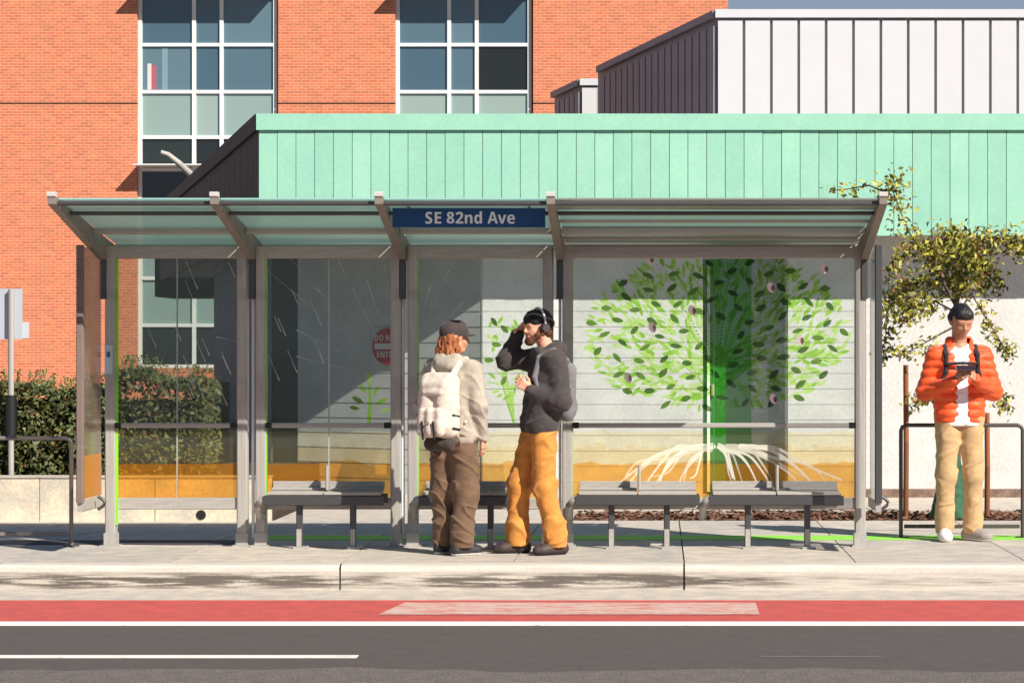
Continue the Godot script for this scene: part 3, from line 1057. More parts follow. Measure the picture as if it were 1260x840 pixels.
func planting():
	# low concrete wall with its raised bed
	var wl := base("low_wall", V(-6, 0, -2.7))
	tag(wl, "low pale concrete wall holding up the hedge bed", "wall")
	var o := V(-6, 0, -2.7)
	var wt := sy(586, -2.6)
	var joints := [-10.0, -7.4, sx(48, -2.6), sx(190, -2.6), sx(330, -2.6)]
	for i in 4:
		put(span(V(joints[i] + 0.004, -0.2, -2.82), V(joints[i + 1] - 0.004, wt - 0.015, -2.605)), "wall_panel", M.wall_concrete, wl, -o)
	put(span(V(-10, wt - 0.013, -2.83), V(joints[4] + 0.003, wt, -2.595)), "coping", M.concrete2, wl, -o)
	var hole := mb()
	tube(hole, [V(sx(247, -2.6), 0.055, -2.68), V(sx(247, -2.6), 0.055, -2.598)], [0.042, 0.042], 16)
	put(hole.commit(), "drain_hole", M.black, wl, -o)
	ground_piece(span(V(-10, -0.2, -6.5), V(-3.45, wt - 0.06, -2.83)), "planting_soil", grained(c8(66, 52, 42), 70, 0.6, 0.95, 0.2, 0.3))
	# hedge
	var hg := base("hedge", V(-5, 0, -3.4))
	tag(hg, "clipped dark green hedge behind the low concrete wall", "hedge")
	var st := mb()
	var hx0 := -9.0
	var hx1 := sx(258, -3.3)
	var nse := FastNoiseLite.new()
	nse.seed = 3
	nse.frequency = 0.9
	for i in 21000:
		var x := rng.randf_range(hx0, hx1)
		var lump := nse.get_noise_2d(x * 1.6, 3.0)
		var tp := 1.13 + 0.14 * lump + (0.10 if x > sx(135, -3.3) else 0.0)
		var face := rng.randf()
		var p: Vector3
		var tt := rng.randf()
		var bulge := 0.10 * nse.get_noise_2d(x * 2.5, tt * 3.0)
		if face < 0.68: p = V(x, lerpf(0.28, tp, tt), -2.98 + 0.12 * bulge * 8.0 - rng.randf() * 0.16 - 0.16 * pow(tt, 3))
		elif face < 0.9: p = V(x, tp - rng.randf() * 0.1, rng.randf_range(-3.9, -3.1))
		else: p = V(hx1 - rng.randf() * 0.12, lerpf(0.28, tp, tt), rng.randf_range(-3.9, -3.0))
		var v := rng.randf_range(0.55, 1.25)
		var col := Color(0.085 * v, 0.105 * v, 0.03 * v)
		if rng.randf() < 0.2: col = Color(0.15 * v, 0.14 * v, 0.035 * v)
		if rng.randf() < 0.05: col = Color(0.16 * v, 0.07 * v, 0.03 * v)
		leaves(st, p, rng.randf_range(0.02, 0.042), col)
	for i in 260:
		var x := rng.randf_range(hx0, hx1)
		var lump := nse.get_noise_2d(x * 1.6, 3.0)
		var tp := 1.13 + 0.14 * lump + (0.10 if x > sx(135, -3.3) else 0.0)
		var q := V(x, tp, rng.randf_range(-3.7, -3.1))
		var lean := V(rng.randf_range(-0.4, 0.4), 1, rng.randf_range(-0.2, 0.3)).normalized()
		for k in 6: leaves(st, q + lean * k * 0.022 + V(rng.randf() - 0.5, 0, rng.randf() - 0.5) * 0.03, 0.022, Color(0.12, 0.13, 0.035))
	put(st.commit(), "foliage", vmat(0.55, 0.25), hg, V(5, 0, 3.4))
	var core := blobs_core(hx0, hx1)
	put(core, "dark_core", mat(c8(30, 30, 20), 0.95), hg, V(5, 0, 3.4))  # plain dark box added inside the leaves so nothing shows through
	street_tree()

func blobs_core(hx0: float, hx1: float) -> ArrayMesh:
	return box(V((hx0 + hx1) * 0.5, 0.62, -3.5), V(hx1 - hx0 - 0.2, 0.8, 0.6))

func street_tree():
	var z := -3.1
	var t := base("street_tree", V(sx(1178, z), -0.03, z))
	tag(t, "young street tree with drooping yellow green leaves tied between two stakes", "tree")
	var o: Vector3 = t.position
	var tr := mb()
	var x0 := sx(1178, z)
	tube(tr, [V(x0, -0.05, z), V(x0 + 0.01, 0.8, z), V(x0 - 0.02, 1.6, z - 0.02), V(x0, 2.05, z)], [0.034, 0.028, 0.023, 0.019], 10)
	put(tr.commit(), "trunk", grained(c8(104, 88, 74), 71, 0.3, 0.9, 0.2, 0.2), t, -o)
	# limbs: from the trunk head out to where leaf clusters hang, in picture positions of this tree plus their own depth
	var limbs := [
		[[1178, 380, 0.0], [1150, 330, 0.2], [1118, 285, 0.35], [1098, 232, 0.4], [1100, 218, 0.42]],
		[[1178, 370, 0.0], [1160, 318, -0.1], [1125, 300, -0.2], [1095, 330, -0.25], [1092, 395, -0.25], [1088, 440, -0.22]],
		[[1178, 360, 0.0], [1185, 310, 0.25], [1215, 292, 0.4], [1255, 296, 0.5], [1290, 310, 0.5]],
		[[1178, 365, 0.0], [1192, 320, 0.0], [1212, 330, 0.1], [1222, 352, 0.1]],
		[[1178, 390, 0.0], [1195, 360, -0.2], [1216, 395, -0.3], [1235, 425, -0.32], [1242, 432, -0.3]],
		[[1178, 385, 0.0], [1150, 370, 0.3], [1120, 375, 0.45], [1102, 392, 0.5]],
		[[1178, 365, 0.0], [1160, 338, 0.3], [1148, 312, 0.4], [1140, 296, 0.4]],
		[[1178, 400, 0.0], [1150, 415, 0.2], [1120, 432, 0.3], [1098, 430, 0.3]],
		[[1178, 480, 0.0], [1160, 478, 0.1], [1135, 486, 0.12], [1118, 500, 0.12]],
		[[1178, 470, 0.0], [1205, 468, -0.1], [1232, 482, -0.1], [1240, 505, -0.1]],
		[[1178, 355, 0.0], [1175, 310, -0.2], [1165, 290, -0.3], [1180, 285, -0.3]],
		[[1098, 240, 0.4], [1070, 228, 0.42], [1040, 233, 0.44], [1024, 234, 0.44]],
		[[1178, 372, 0.0], [1140, 345, -0.1], [1112, 352, -0.2], [1105, 380, -0.2]],
		[[1178, 380, 0.0], [1185, 345, 0.35], [1200, 322, 0.5], [1190, 300, 0.55]],
	]
	var per := [90, 110, 210, 130, 60, 130, 150, 34, 46, 34, 150, 16, 120, 150]
	var lf := mb()
	var bark := mat(c8(84, 68, 54), 0.9)
	for li in limbs.size():
		var pts := []
		for q in limbs[li]: pts.append(at(q[0], q[1], z + q[2] * 0.9))
		var rad := []
		for k in pts.size(): rad.append(lerpf(0.010, 0.0025, k / float(pts.size() - 1)))
		put(tube_mesh(pts, rad, 6), "limb", bark, t, -o)
		for n in per[li] * 3:
			var u := rng.randf_range(0.18 if li in [2, 6, 10, 13] else 0.35, 1.0) * (pts.size() - 1)
			var k := mini(int(u), pts.size() - 2)
			var p: Vector3 = pts[k].lerp(pts[k + 1], u - k)
			var spread := 0.075 if not (li in [1, 4, 7, 8, 9, 11]) else 0.045
			p += V(rng.randfn(0, spread), rng.randfn(0, spread * 0.85) - 0.02, rng.randfn(0, spread))
			var v := rng.randf_range(0.6, 1.25)
			var col := Color(0.27 * v, 0.25 * v, 0.035 * v)
			var pick := rng.randf()
			if pick < 0.36: col = Color(0.42 * v, 0.38 * v, 0.05 * v)
			elif pick < 0.58: col = Color(0.14 * v, 0.16 * v, 0.035 * v)
			elif pick < 0.70: col = Color(0.22 * v, 0.09 * v, 0.04 * v)
			leaves(lf, p, rng.randf_range(0.024, 0.038), col)
	put(lf.commit(), "crown", vmat(0.5, 0.35), t, -o)
	# two wooden stakes and the watering bag
	for q in [[1115, 446, "wooden tree stake beside the black hoop rail post"], [1215, 505, "wooden tree stake behind the person in the orange jacket"]]:
		var xx := sx(q[0], z)
		var s := put(tube_mesh([V(0, -0.05, 0), V(0.004, sy(q[1], z) * 0.5, 0), V(0, sy(q[1], z), 0)], [0.024, 0.024, 0.023], 8), "tree_stake", grained(c8(132, 78, 46), 72, 0.25, 0.9, 0.2, 0.25), self, V(xx, -0.02, z))
		tag(s, q[2], "stake", "stakes beside the young tree")
	var bag := base("watering_bag", V(sx(1172, z), -0.02, z + 0.02))
	tag(bag, "dark green tapered watering bag round the young tree's trunk", "bag")
	var gm := grained(c8(30, 84, 54), 73, 0.4, 0.7, 0.12, 0.1)
	gm.uv1_triplanar = true
	put(blobs_mesh([blob([[V(0, 0.02, 0), V(0, 0.5, 0), 0.20, 0.075], [V(-0.1, 0.0, 0), V(-0.03, 0.3, 0.03), 0.10, 0.07], [V(0.1, 0.0, 0), V(0.03, 0.3, -0.02), 0.10, 0.07]], 0.02, 0.05, {"fold": 0.012, "cut": [[V(0, 0.0, 0), V(0, -1, 0)]], "seed": 9})]), "bag_body", gm, bag)
	put(box(V(0, 0.56, 0.07), V(0.06, 0.08, 0.012)), "bag_tab", M.black, bag)

# ---------------------------------------------------------------- bus shelter
func shelter():
	paint_art()
	var film := StandardMaterial3D.new()              # translucent stain: colours the light that passes
	film.albedo_texture = ImageTexture.create_from_image(stain)
	film.albedo_color = Color(1, 1, 1, 0)
	film.transparency = BaseMaterial3D.TRANSPARENCY_ALPHA
	film.refraction_enabled = true
	film.refraction_scale = 0.0
	film.roughness = 0.0
	var inked := StandardMaterial3D.new()             # opaque white ink: rain, beams, roots, blossoms, over a faint painted haze
	inked.albedo_texture = ImageTexture.create_from_image(ink)
	inked.transparency = BaseMaterial3D.TRANSPARENCY_ALPHA
	inked.roughness = 0.4
	var clear := mat(c8(206, 224, 218, 0.045), 0.02)
	var s := base("bus_shelter", V(-1.3, 0, 0))
	tag(s, "long glass bus shelter with grey posts and a cantilevered glass roof", "bus shelter")
	var o := V(-1.3, 0, 0)
	var bays := [[130, 305], [315, 494], [502, 681], [692, 1065]]
	var pw := 13.0 / 165.0
	var top := sy(303, 0)
	var head := sy(318, 0)
	var low := sy(612, 0)
	for bi in 4:
		var xa := sx(bays[bi][0], 0)
		var xb := sx(bays[bi][1], 0)
		for x in [xa + pw * 0.5, xb - pw * 0.5]:
			var post := put(bevel_box(V(x, top * 0.5, 0), V(pw, top, 0.09), 0.008), "post", M.steel, s, -o)
			put(box(V(x, 0.05, 0), V(pw + 0.012, 0.10, 0.102)), "post_foot", M.steel, post)
			put(box(V(x, 0.006, 0.03), V(pw + 0.05, 0.012, 0.17)), "base_plate", M.steel, post)
		put(bevel_box(V((xa + xb) * 0.5, (head + top) * 0.5, 0.0), V(xb - xa - pw * 2 - 0.002, top - head, 0.075), 0.006), "header_beam", M.steel, s, -o)
		put(bevel_box(V((xa + xb) * 0.5, low - 0.045, -0.005), V(xb - xa - pw * 2 - 0.002, 0.085, 0.05), 0.005), "bottom_rail", M.steel, s, -o)
		var rail := put(bevel_box(V((xa + xb) * 0.5, sy(523, 0), 0.045), V(xb - xa - pw * 2 - 0.09, 0.036, 0.03), 0.006), "mid_rail", M.steel, s, -o)
		for e in [xa + pw + 0.024, xb - pw - 0.024]:
			put(box(V(e, sy(523, 0), 0.04), V(0.044, 0.044, 0.045)), "rail_clip", M.black, rail)
		# two panes each, with the printed film on their street side
		var n := 2
		for k in n:
			var pa := lerpf(xa + pw, xb - pw, k / float(n)) + (0.003 if k > 0 else 0.0)
			var pb := lerpf(xa + pw, xb - pw, (k + 1) / float(n)) - (0.003 if k < n - 1 else 0.0)
			var pane := put(span(V(pa, low, -0.012), V(pb, head, -0.002)), "glass_pane", clear, s, -o)
			var st := mb()
			var u0 := (810.0 + pa * 165.0 - 143.0) * AS / 2048.0
			var u1 := (810.0 + pb * 165.0 - 143.0) * AS / 2048.0
			quad(st, V(pa, low, 0.001), V(pb, low, 0.001), V(pb, head, 0.001), V(pa, head, 0.001), [Vector2(u0, 1), Vector2(u1, 1), Vector2(u1, 0), Vector2(u0, 0)])
			put(st.commit(), "stained_film", film, pane)
			var ik := mb()
			quad(ik, V(pa, low, 0.004), V(pb, low, 0.004), V(pb, head, 0.004), V(pa, head, 0.004), [Vector2(u0, 1), Vector2(u1, 1), Vector2(u1, 0), Vector2(u0, 0)])
			put(ik.commit(), "white_print", inked, pane)
		if bi < 3:
			put(box(V((xa + xb) * 0.5, (low + head) * 0.5, -0.006), V(0.008, head - low, 0.02)), "pane_joint", mat(c8(170, 178, 172), 0.4), s, -o)
		# lime edge strip beside the first post of each bay
		var lw: float = [0.016, 0.005, 0.005, 0.003][bi]
		put(span(V(xa + pw + 0.001, sy(645, 0) if bi == 0 else low - 0.08, 0.012), V(xa + pw + lw, head - 0.004, 0.034)), "edge_strip", M.lime, s, -o)
	# notice on the first post
	put(box(V(sx(133, 0.05), sy(442, 0.05), 0.047), V(0.058, 0.215, 0.004)), "notice", mat(c8(178, 196, 206), 0.5), s, -o)
	put(box(V(sx(133, 0.05), sy(436, 0.05), 0.0505), V(0.026, 0.04, 0.003)), "notice_mark", mat(c8(60, 92, 130), 0.5), s, -o)
	# roof: arms, purlins, glass
	var ry := func(z: float) -> float: return 2.49 + (z - 1.5) * 0.131
	var arms := [sx(60, 1.5) + 0.03, sx(265, 1.5), sx(467, 1.5), sx(678, 1.5), sx(1092, 1.5) - 0.03]
	for x in arms:
		var prof := PackedVector2Array([Vector2(-0.30, ry.call(-0.3) - 0.14), Vector2(0.10, ry.call(0.1) - 0.17), Vector2(0.75, ry.call(0.75) - 0.115), Vector2(1.56, ry.call(1.56) - 0.045), Vector2(1.56, ry.call(1.56) + 0.012), Vector2(-0.30, ry.call(-0.3) - 0.012)])
		# profile lies in the (z, y) plane; push it across by the arm's width
		var mesh := prism(prof, V(0, 0, 0.055), Transform3D(Basis(V(0, 0, 1), V(0, 1, 0), V(-1, 0, 0)), V(x + 0.0275, 0, 0)))
		var arm := put(mesh, "roof_arm", M.arm, s, -o)
		put(bevel_box(V(x, ry.call(1.56) + 0.02, 1.545), V(0.06, 0.035, 0.05), 0.006), "arm_cap", mat(c8(196, 194, 190), 0.5), arm)
		put(bevel_box(V(x, 2.03, 0.03), V(0.05, 0.38, 0.055), 0.006), "arm_stub", M.dark_steel, arm)
		if x > arms[0] + 0.1 and x < arms[4] - 0.1:
			put(bevel_box(V(x, 0.95, -0.01), V(0.022, 1.78, 0.02), 0.003), "tie_bar", M.white_frame, arm)
	var roof_glass := mat(c8(160, 208, 200, 0.8), 0.3)
	roof_glass.backlight_enabled = true
	roof_glass.backlight = Color(0.5, 0.57, 0.55)
	var roof_frosted := mat(c8(140, 146, 136, 0.85), 0.3)
	roof_frosted.backlight_enabled = true
	roof_frosted.backlight = Color(0.3, 0.32, 0.3)
	for i in 4:
		var xa: float = arms[i] + 0.03
		var xb: float = arms[i + 1] - 0.03
		var tilt := Basis(V(1, 0, 0), -atan(0.131))
		for g in ([[-0.28, 1.48, 0]] if i < 3 else [[-0.28, 0.475, 1], [0.481, 1.13, 0], [1.136, 1.48, 1]]):
			var zc: float = (g[0] + g[1]) * 0.5
			put(box(V((xa + xb) * 0.5, ry.call(zc) + 0.006, zc), V(xb - xa, 0.012, (g[1] - g[0]) * 1.0085), tilt), "roof_glass", roof_frosted if g[2] == 1 else roof_glass, s, -o)
		for zz in [1.5, 1.14, 0.46, -0.22]:
			var hh := 0.024 if zz > 1.0 else 0.04
			put(bevel_box(V((xa + xb) * 0.5, ry.call(zz) - 0.03, zz), V(xb - xa - 0.002, hh, 0.045), 0.005, tilt), "purlin", M.dark_steel if zz > 1.0 else M.steel, s, -o)
		if i == 3:
			for zz in [0.8, 0.12]:
				put(bevel_box(V((xa + xb) * 0.5, ry.call(zz) - 0.022, zz), V(xb - xa - 0.002, 0.022, 0.03), 0.004, tilt), "purlin", M.steel, s, -o)
	# end wings
	var brown := mat(c8(120, 96, 78, 0.42), 0.15)
	for e in [0, 1]:
		var x: float = [sx(130, 0) - 0.012, sx(1065, 0) + 0.03][e]
		var wing := put(span(V(x - 0.006, 0.39, 0.13), V(x + 0.006, 2.20, 0.72)), "wing_glass", brown if e == 0 else mat(c8(186, 206, 198, 0.25), 0.1), s, -o)
		if e == 0:
			var amber := mat(c8(190, 120, 40, 0.8), 0.3)
			put(span(V(x + 0.0065, 0.392, 0.132), V(x + 0.0085, 0.70, 0.718)), "amber_film", amber, wing)
		put(bevel_box(V(x, 1.29, 0.745), V(0.05, 1.84, 0.05), 0.006), "wing_post", M.dark_steel if e == 1 else grained(c8(120, 106, 98), 75, 0.5), s, -o)
		put(bevel_box(V(x, 0.34, 0.44), V(0.04, 0.075, 0.62), 0.006), "wing_rail", M.steel, s, -o)
		var cl := mb()
		var cpts := []
		for k in 9: cpts.append(V(x + 0.05 + 0.05 * sin(PI * k / 8.0), 0.30 + 0.095 * k / 8.0, 0.42))
		var rr := []
		for k in 9: rr.append(0.012)
		tube(cl, cpts, rr, 8)
		put(cl.commit(), "clamp", M.dark_steel, s, -o)
	# station name sign hung under the roof
	var z := 1.22
	var sg := base("station_sign", V((sx(483, z) + sx(671, z)) * 0.5, sy(268, z), z))
	tag(sg, "dark blue sign with white street name hung under the shelter roof", "sign")
	put(bevel_box(Vector3.ZERO, V(sx(671, z) - sx(483, z), 24.0 * (EYE.z - z) / FOCAL, 0.03), 0.004), "panel", mat(c8(14, 66, 120), 0.45), sg)
	lettering("SE 82nd Ave", 0.082, mat(c8(232, 236, 240), 0.5), sg, V(0.01, -0.002, 0.017))
	for x in [-0.42, 0.42]:
		put(box(V(x, 0.10, 0), V(0.02, 0.06, 0.016)), "hanger", M.dark_steel, sg)

# ---------------------------------------------------------------- benches
func benches():
	var spots := [[322, 479, true, "slatted metal bench under the seedling picture"], [512, 640, false, "metal bench behind the two people talking"], [704, 866, true, "metal bench next to the post behind the mustard trousers"], [868, 1042, true, "metal bench nearest the glass wing by the young tree"]]
	for i in 4:
		var q: Array = spots[i]
		var x0 := sx(q[0], 0.2)
		var x1 := sx(q[1], 0.2)
		var L := x1 - x0
		var b := base("bench", V((x0 + x1) * 0.5, 0, 0.18))
		tag(b, q[3], "bench", "benches inside the bus shelter")
		var h := 0.42
		# two seat panels made of slats, with a raised rear lip
		for k in 2:
			var a := -L * 0.5 + 0.05 + k * (L - 0.1) * 0.5 + 0.006
			var w := (L - 0.1) * 0.5 - 0.012
			for sl in 5:
				put(bevel_box(V(a + w * 0.5, h - 0.012 + (0.02 if sl == 0 else 0.0), -0.12 + sl * 0.06), V(w, 0.022, 0.05), 0.005), "slat", M.steel, b)
			put(bevel_box(V(a + w * 0.5, h + 0.035, -0.155), V(w, 0.06, 0.016), 0.004), "rear_lip", M.steel, b)
		put(bevel_box(V(0, h - 0.062, 0.135), V(L - 0.06, 0.07, 0.03), 0.006), "front_rail", M.dark_steel, b)
		put(bevel_box(V(0, h - 0.062, -0.135), V(L - 0.06, 0.07, 0.03), 0.006), "rear_rail", M.dark_steel, b)
		for k in 6:
			put(box(V(lerpf(-L * 0.5 + 0.08, L * 0.5 - 0.08, k / 5.0), h - 0.04, 0.0), V(0.025, 0.032, 0.24)), "cross_bar", M.dark_steel, b)
		# curved end arm running down towards the post
		for e in ([-1.0] if i != 3 else [-1.0, 1.0]):
			var end := mb()
			tube(end, [V(e * (L * 0.5 - 0.06), h - 0.05, 0.11), V(e * (L * 0.5 - 0.015), h - 0.06, 0.11), V(e * (L * 0.5 + 0.015), h - 0.10, 0.10), V(e * (L * 0.5 + 0.02), h - 0.18, 0.02), V(e * (L * 0.5 + 0.02), h - 0.2, -0.12)], [0.03, 0.032, 0.032, 0.028, 0.026], 10)
			if i != 3 or e < 0: put(end.commit(), "end_arm", M.steel, b)
		for e in [-0.2, 0.22]:
			var leg := put(bevel_box(V(L * e, (h - 0.095) * 0.5, 0.05), V(0.045, h - 0.095, 0.05), 0.006), "leg", M.dark_steel, b)
			put(box(V(L * e, 0.08, 0.0775), V(0.036, 0.13, 0.005)), "shoe_plate", M.steel, leg)
			put(bevel_box(V(L * e + 0.01, 0.008, 0.05), V(0.10, 0.016, 0.12), 0.004), "foot", M.steel, leg)
		if q[2]:
			put(bevel_box(V(0.01, h + 0.10, -0.02), V(0.022, 0.18, 0.10), 0.006), "divider", M.steel, b)

# ---------------------------------------------------------------- hoop rails, sign post
func hoop(called: String, x0: float, x1: float, z: float, top: float, label: String, paint_: Color):
	var h := base(called, V((x0 + x1) * 0.5, 0, z))
	tag(h, label, "railing", "hoop rails beside the shelter")
	var w := (x1 - x0) * 0.5
	var st := mb()
	var pts := [V(-w, 0.0, 0), V(-w, top - 0.04, 0), V(-w + 0.012, top - 0.012, 0), V(-w + 0.04, top, 0), V(w - 0.04, top, 0), V(w - 0.012, top - 0.012, 0), V(w, top - 0.04, 0), V(w, 0.0, 0)]
	var rr := []
	for p in pts: rr.append(0.016)
	tube(st, pts, rr, 10)
	put(st.commit(), "hoop", mat(paint_, 0.45, 0.2), h)
	put(bevel_box(V(0, 0.09, 0), V(w * 2 - 0.05, 0.03, 0.02), 0.005), "lower_bar", mat(paint_, 0.45, 0.2), h)
	for e in [-w, w]:
		put(tube_mesh([V(e, 0, 0), V(e, 0.012, 0)], [0.06, 0.06], 14), "base_flange", M.dark_steel, h)

func street_furniture():
	hoop("hoop_rail", -6.4, sx(88, 0.0), 0.02, sy(539, 0.02), "grey steel hoop rail in front of the low wall", c8(132, 122, 114))
	hoop("hoop_rail", sx(1109, -0.78), sx(1259, -0.78), -0.78, sy(523, -0.78), "dark steel hoop rail behind the person in orange", c8(84, 76, 74))
	var z := -2.95
	var s := base("sign_post", V(sx(13, z), 0.2, z))
	tag(s, "grey pole carrying two blank sign backs above the hedge", "sign")
	var o: Vector3 = s.position
	put(tube_mesh([V(0, -0.2, 0), V(0, sy(356, z) - 0.2, 0)], [0.026, 0.026], 12), "pole", M.steel, s)
	put(tube_mesh([V(0, sy(535, z) - 0.2, 0), V(0, sy(486, z) - 0.2, 0)], [0.055, 0.05], 12), "pole_sleeve", M.black, s)
	put(box(V(sx(6, z) - o.x, sy(386, z) - 0.2, -0.035), V(0.28, 0.44, 0.005)), "sign_plate", mat(c8(190, 196, 204), 0.5, 0.2), s)
	put(box(V(sx(18, z) - o.x, sy(406, z) - 0.2, -0.042), V(0.22, 0.14, 0.005)), "sign_plate", mat(c8(206, 210, 214), 0.5, 0.2), s)

# ---------------------------------------------------------------- people
func hand_bones(w: Vector3, dir: Vector3, palm: Vector3, thumb: Vector3, curl: float) -> Array:
	# wrist, finger direction, direction the palm faces, thumb side
	var out := []
	var k0 := w + dir * 0.085
	for s in [-1.5, -0.5, 0.5, 1.5]:
		var base_p: Vector3 = k0 - thumb * s * 0.019
		out.append([w + dir * 0.015 - thumb * s * 0.011, base_p, 0.015, 0.0115])
		var ln: float = [0.072, 0.082, 0.078, 0.060][int(s + 1.5)]
		var d1 := (dir * cos(curl) + palm * sin(curl)).normalized()
		var d2 := (dir * cos(curl * 2.1) + palm * sin(curl * 2.1)).normalized()
		var d3 := (dir * cos(curl * 3.0) + palm * sin(curl * 3.0)).normalized()
		var p1 := base_p + d1 * ln * 0.5
		var p2 := p1 + d2 * ln * 0.32
		out.append([base_p, p1, 0.010, 0.0092, 0.006])
		out.append([p1, p2, 0.0092, 0.0085, 0.006])
		out.append([p2, p2 + d3 * ln * 0.25, 0.0085, 0.007, 0.006])
	var t0 := w + dir * 0.025 + thumb * 0.02
	var t1 := t0 + (dir * 0.6 + thumb * 0.65 + palm * 0.25).normalized() * 0.045
	var t2 := t1 + (dir * 0.85 + thumb * 0.2 + palm * 0.45).normalized() * 0.034
	out.append([t0, t1, 0.015, 0.011])
	out.append([t1, t2, 0.011, 0.0085, 0.006])
	return out

func head_bones(T: Transform3D, neck: Vector3) -> Array:
	var out := []
	for b in [
		[V(0, 0.028, -0.03), V(0, 0.03, 0.012), 0.083, 0.078], [V(0, 0.0, 0.03), V(0, -0.03, 0.038), 0.062, 0.056],
		[V(0, -0.055, 0.03), V(0, -0.085, 0.052), 0.050, 0.028], [V(-0.035, -0.055, 0.005), V(-0.012, -0.09, 0.045), 0.034, 0.020], [V(0.035, -0.055, 0.005), V(0.012, -0.09, 0.045), 0.034, 0.020],
		[V(-0.034, 0.024, 0.072), V(0.034, 0.024, 0.072), 0.016, 0.016],
		[V(-0.042, -0.02, 0.058), V(-0.030, -0.03, 0.068), 0.020, 0.018], [V(0.042, -0.02, 0.058), V(0.030, -0.03, 0.068), 0.020, 0.018],
		[V(0, 0.012, 0.088), V(0, -0.022, 0.106), 0.008, 0.0105, 0.010], [V(-0.011, -0.027, 0.094), V(0.011, -0.027, 0.094), 0.009, 0.009, 0.010],
		[V(-0.016, -0.052, 0.086), V(0.016, -0.052, 0.086), 0.008, 0.008, 0.010], [V(-0.014, -0.063, 0.084), V(0.014, -0.063, 0.084), 0.008, 0.008, 0.010],
		[V(-0.081, 0.012, -0.012), V(-0.078, -0.026, -0.004), 0.014, 0.009, 0.008], [V(0.081, 0.012, -0.012), V(0.078, -0.026, -0.004), 0.014, 0.009, 0.008],
	]:
		var q: Array = b.duplicate()
		q[0] = T * b[0]
		q[1] = T * b[1]
		out.append(q)
	out.append([T * V(0, -0.04, -0.022), neck, 0.052, 0.058])
	return out

func face_parts(p: Node3D, T: Transform3D, brow: Color):
	var eye := mat(c8(40, 30, 26), 0.25)
	var white := mat(c8(214, 206, 198), 0.3)
	for s in [-1.0, 1.0]:
		var st := mb()
		tube(st, [T * V(s * 0.024, 0.006, 0.0775), T * V(s * 0.033, 0.0075, 0.079), T * V(s * 0.042, 0.006, 0.0735)], [0.003, 0.0062, 0.003], 8)
		put(st.commit(), "eye", white, p)
		var pu := mb()
		tube(pu, [T * V(s * 0.033, 0.007, 0.080), T * V(s * 0.033, 0.007, 0.0865)], [0.0048, 0.0036], 8)
		put(pu.commit(), "pupil", eye, p)
		var br := mb()
		tube(br, [T * V(s * 0.016, 0.026, 0.0885), T * V(s * 0.034, 0.031, 0.0855), T * V(s * 0.050, 0.024, 0.074)], [0.004, 0.005, 0.003], 6)
		put(br.commit(), "eyebrow", mat(brow, 0.8), p)
	var mo := mb()
	tube(mo, [T * V(-0.021, -0.057, 0.0865), T * V(0, -0.0585, 0.0935), T * V(0.021, -0.057, 0.0865)], [0.002, 0.0042, 0.002], 6)
	put(mo.commit(), "mouth", mat(c8(140, 74, 66), 0.5), p)

func xf(pts: Array, T: Transform3D) -> Array:
	var out := []
	for b in pts:
		var q: Array = b.duplicate()
		q[0] = T * b[0]
		q[1] = T * b[1]
		out.append(q)
	return out

func shoe(ankle: Vector3, dir: Vector3, side: Vector3) -> Array:
	var heel := ankle - dir * 0.055
	heel.y = 0.045
	var toe := ankle + dir * 0.155
	toe.y = 0.036
	var top := Vector3(ankle.x, 0.085, ankle.z)
	return [[heel, toe, 0.042, 0.034], [heel + side * 0.012, toe + side * 0.02 - dir * 0.03, 0.036, 0.036], [heel - side * 0.012, toe - side * 0.018 - dir * 0.04, 0.036, 0.034], [top, toe - dir * 0.06 + V(0, 0.012, 0), 0.042, 0.034]]

func add_shoe(p: Node3D, ankle: Vector3, dir: Vector3, upper: Material, sole: Material):
	dir = dir.normalized()
	var side := dir.cross(Vector3.UP)
	var sh := put(blobs_mesh([blob(shoe(ankle, dir, side), 0.009, 0.03, {"cut": [[V(0, 0.014, 0), V(0, -1, 0)]]})]), "shoe", upper, p)
	put(blobs_mesh([blob(shoe(ankle, dir, side), 0.009, 0.03, {"cut": [[V(0, 0.024, 0), V(0, 1, 0)], [V(0, 0.0, 0), V(0, -1, 0)]], "pad": 0.01})]), "sole", sole, sh)

func cloth(col: Color, sd: int, rough := 0.9) -> StandardMaterial3D:
	var m := grained(col, sd, 0.35, rough, 0.10, 0.10, 0.0, 0.10, 256, true)
	m.uv1_world_triplanar = false
	m.rim_enabled = true
	m.rim = 0.25
	return m

func core_bones(j: Dictionary) -> Array:
	# lean body inside the clothes, one continuous surface
	return [
		[j.hipL, j.hipR, 0.085, 0.085], [(j.hipL + j.hipR) * 0.5, j.chest, 0.095, 0.10], [j.chest, j.neck, 0.095, 0.055],
		[j.shL, j.shR, 0.045, 0.045], [j.shL, j.elL, 0.042, 0.034], [j.elL, j.wrL, 0.032, 0.024], [j.shR, j.elR, 0.042, 0.034], [j.elR, j.wrR, 0.032, 0.024],
		[j.hipL, j.knL, 0.07, 0.048], [j.knL, j.anL, 0.046, 0.032], [j.hipR, j.knR, 0.07, 0.048], [j.knR, j.anR, 0.046, 0.032],
		[j.anL, j.anL + j.toeL * 0.12 - V(0, 0.04, 0), 0.03, 0.02], [j.anR, j.anR + j.toeR * 0.12 - V(0, 0.04, 0), 0.03, 0.02],
	]

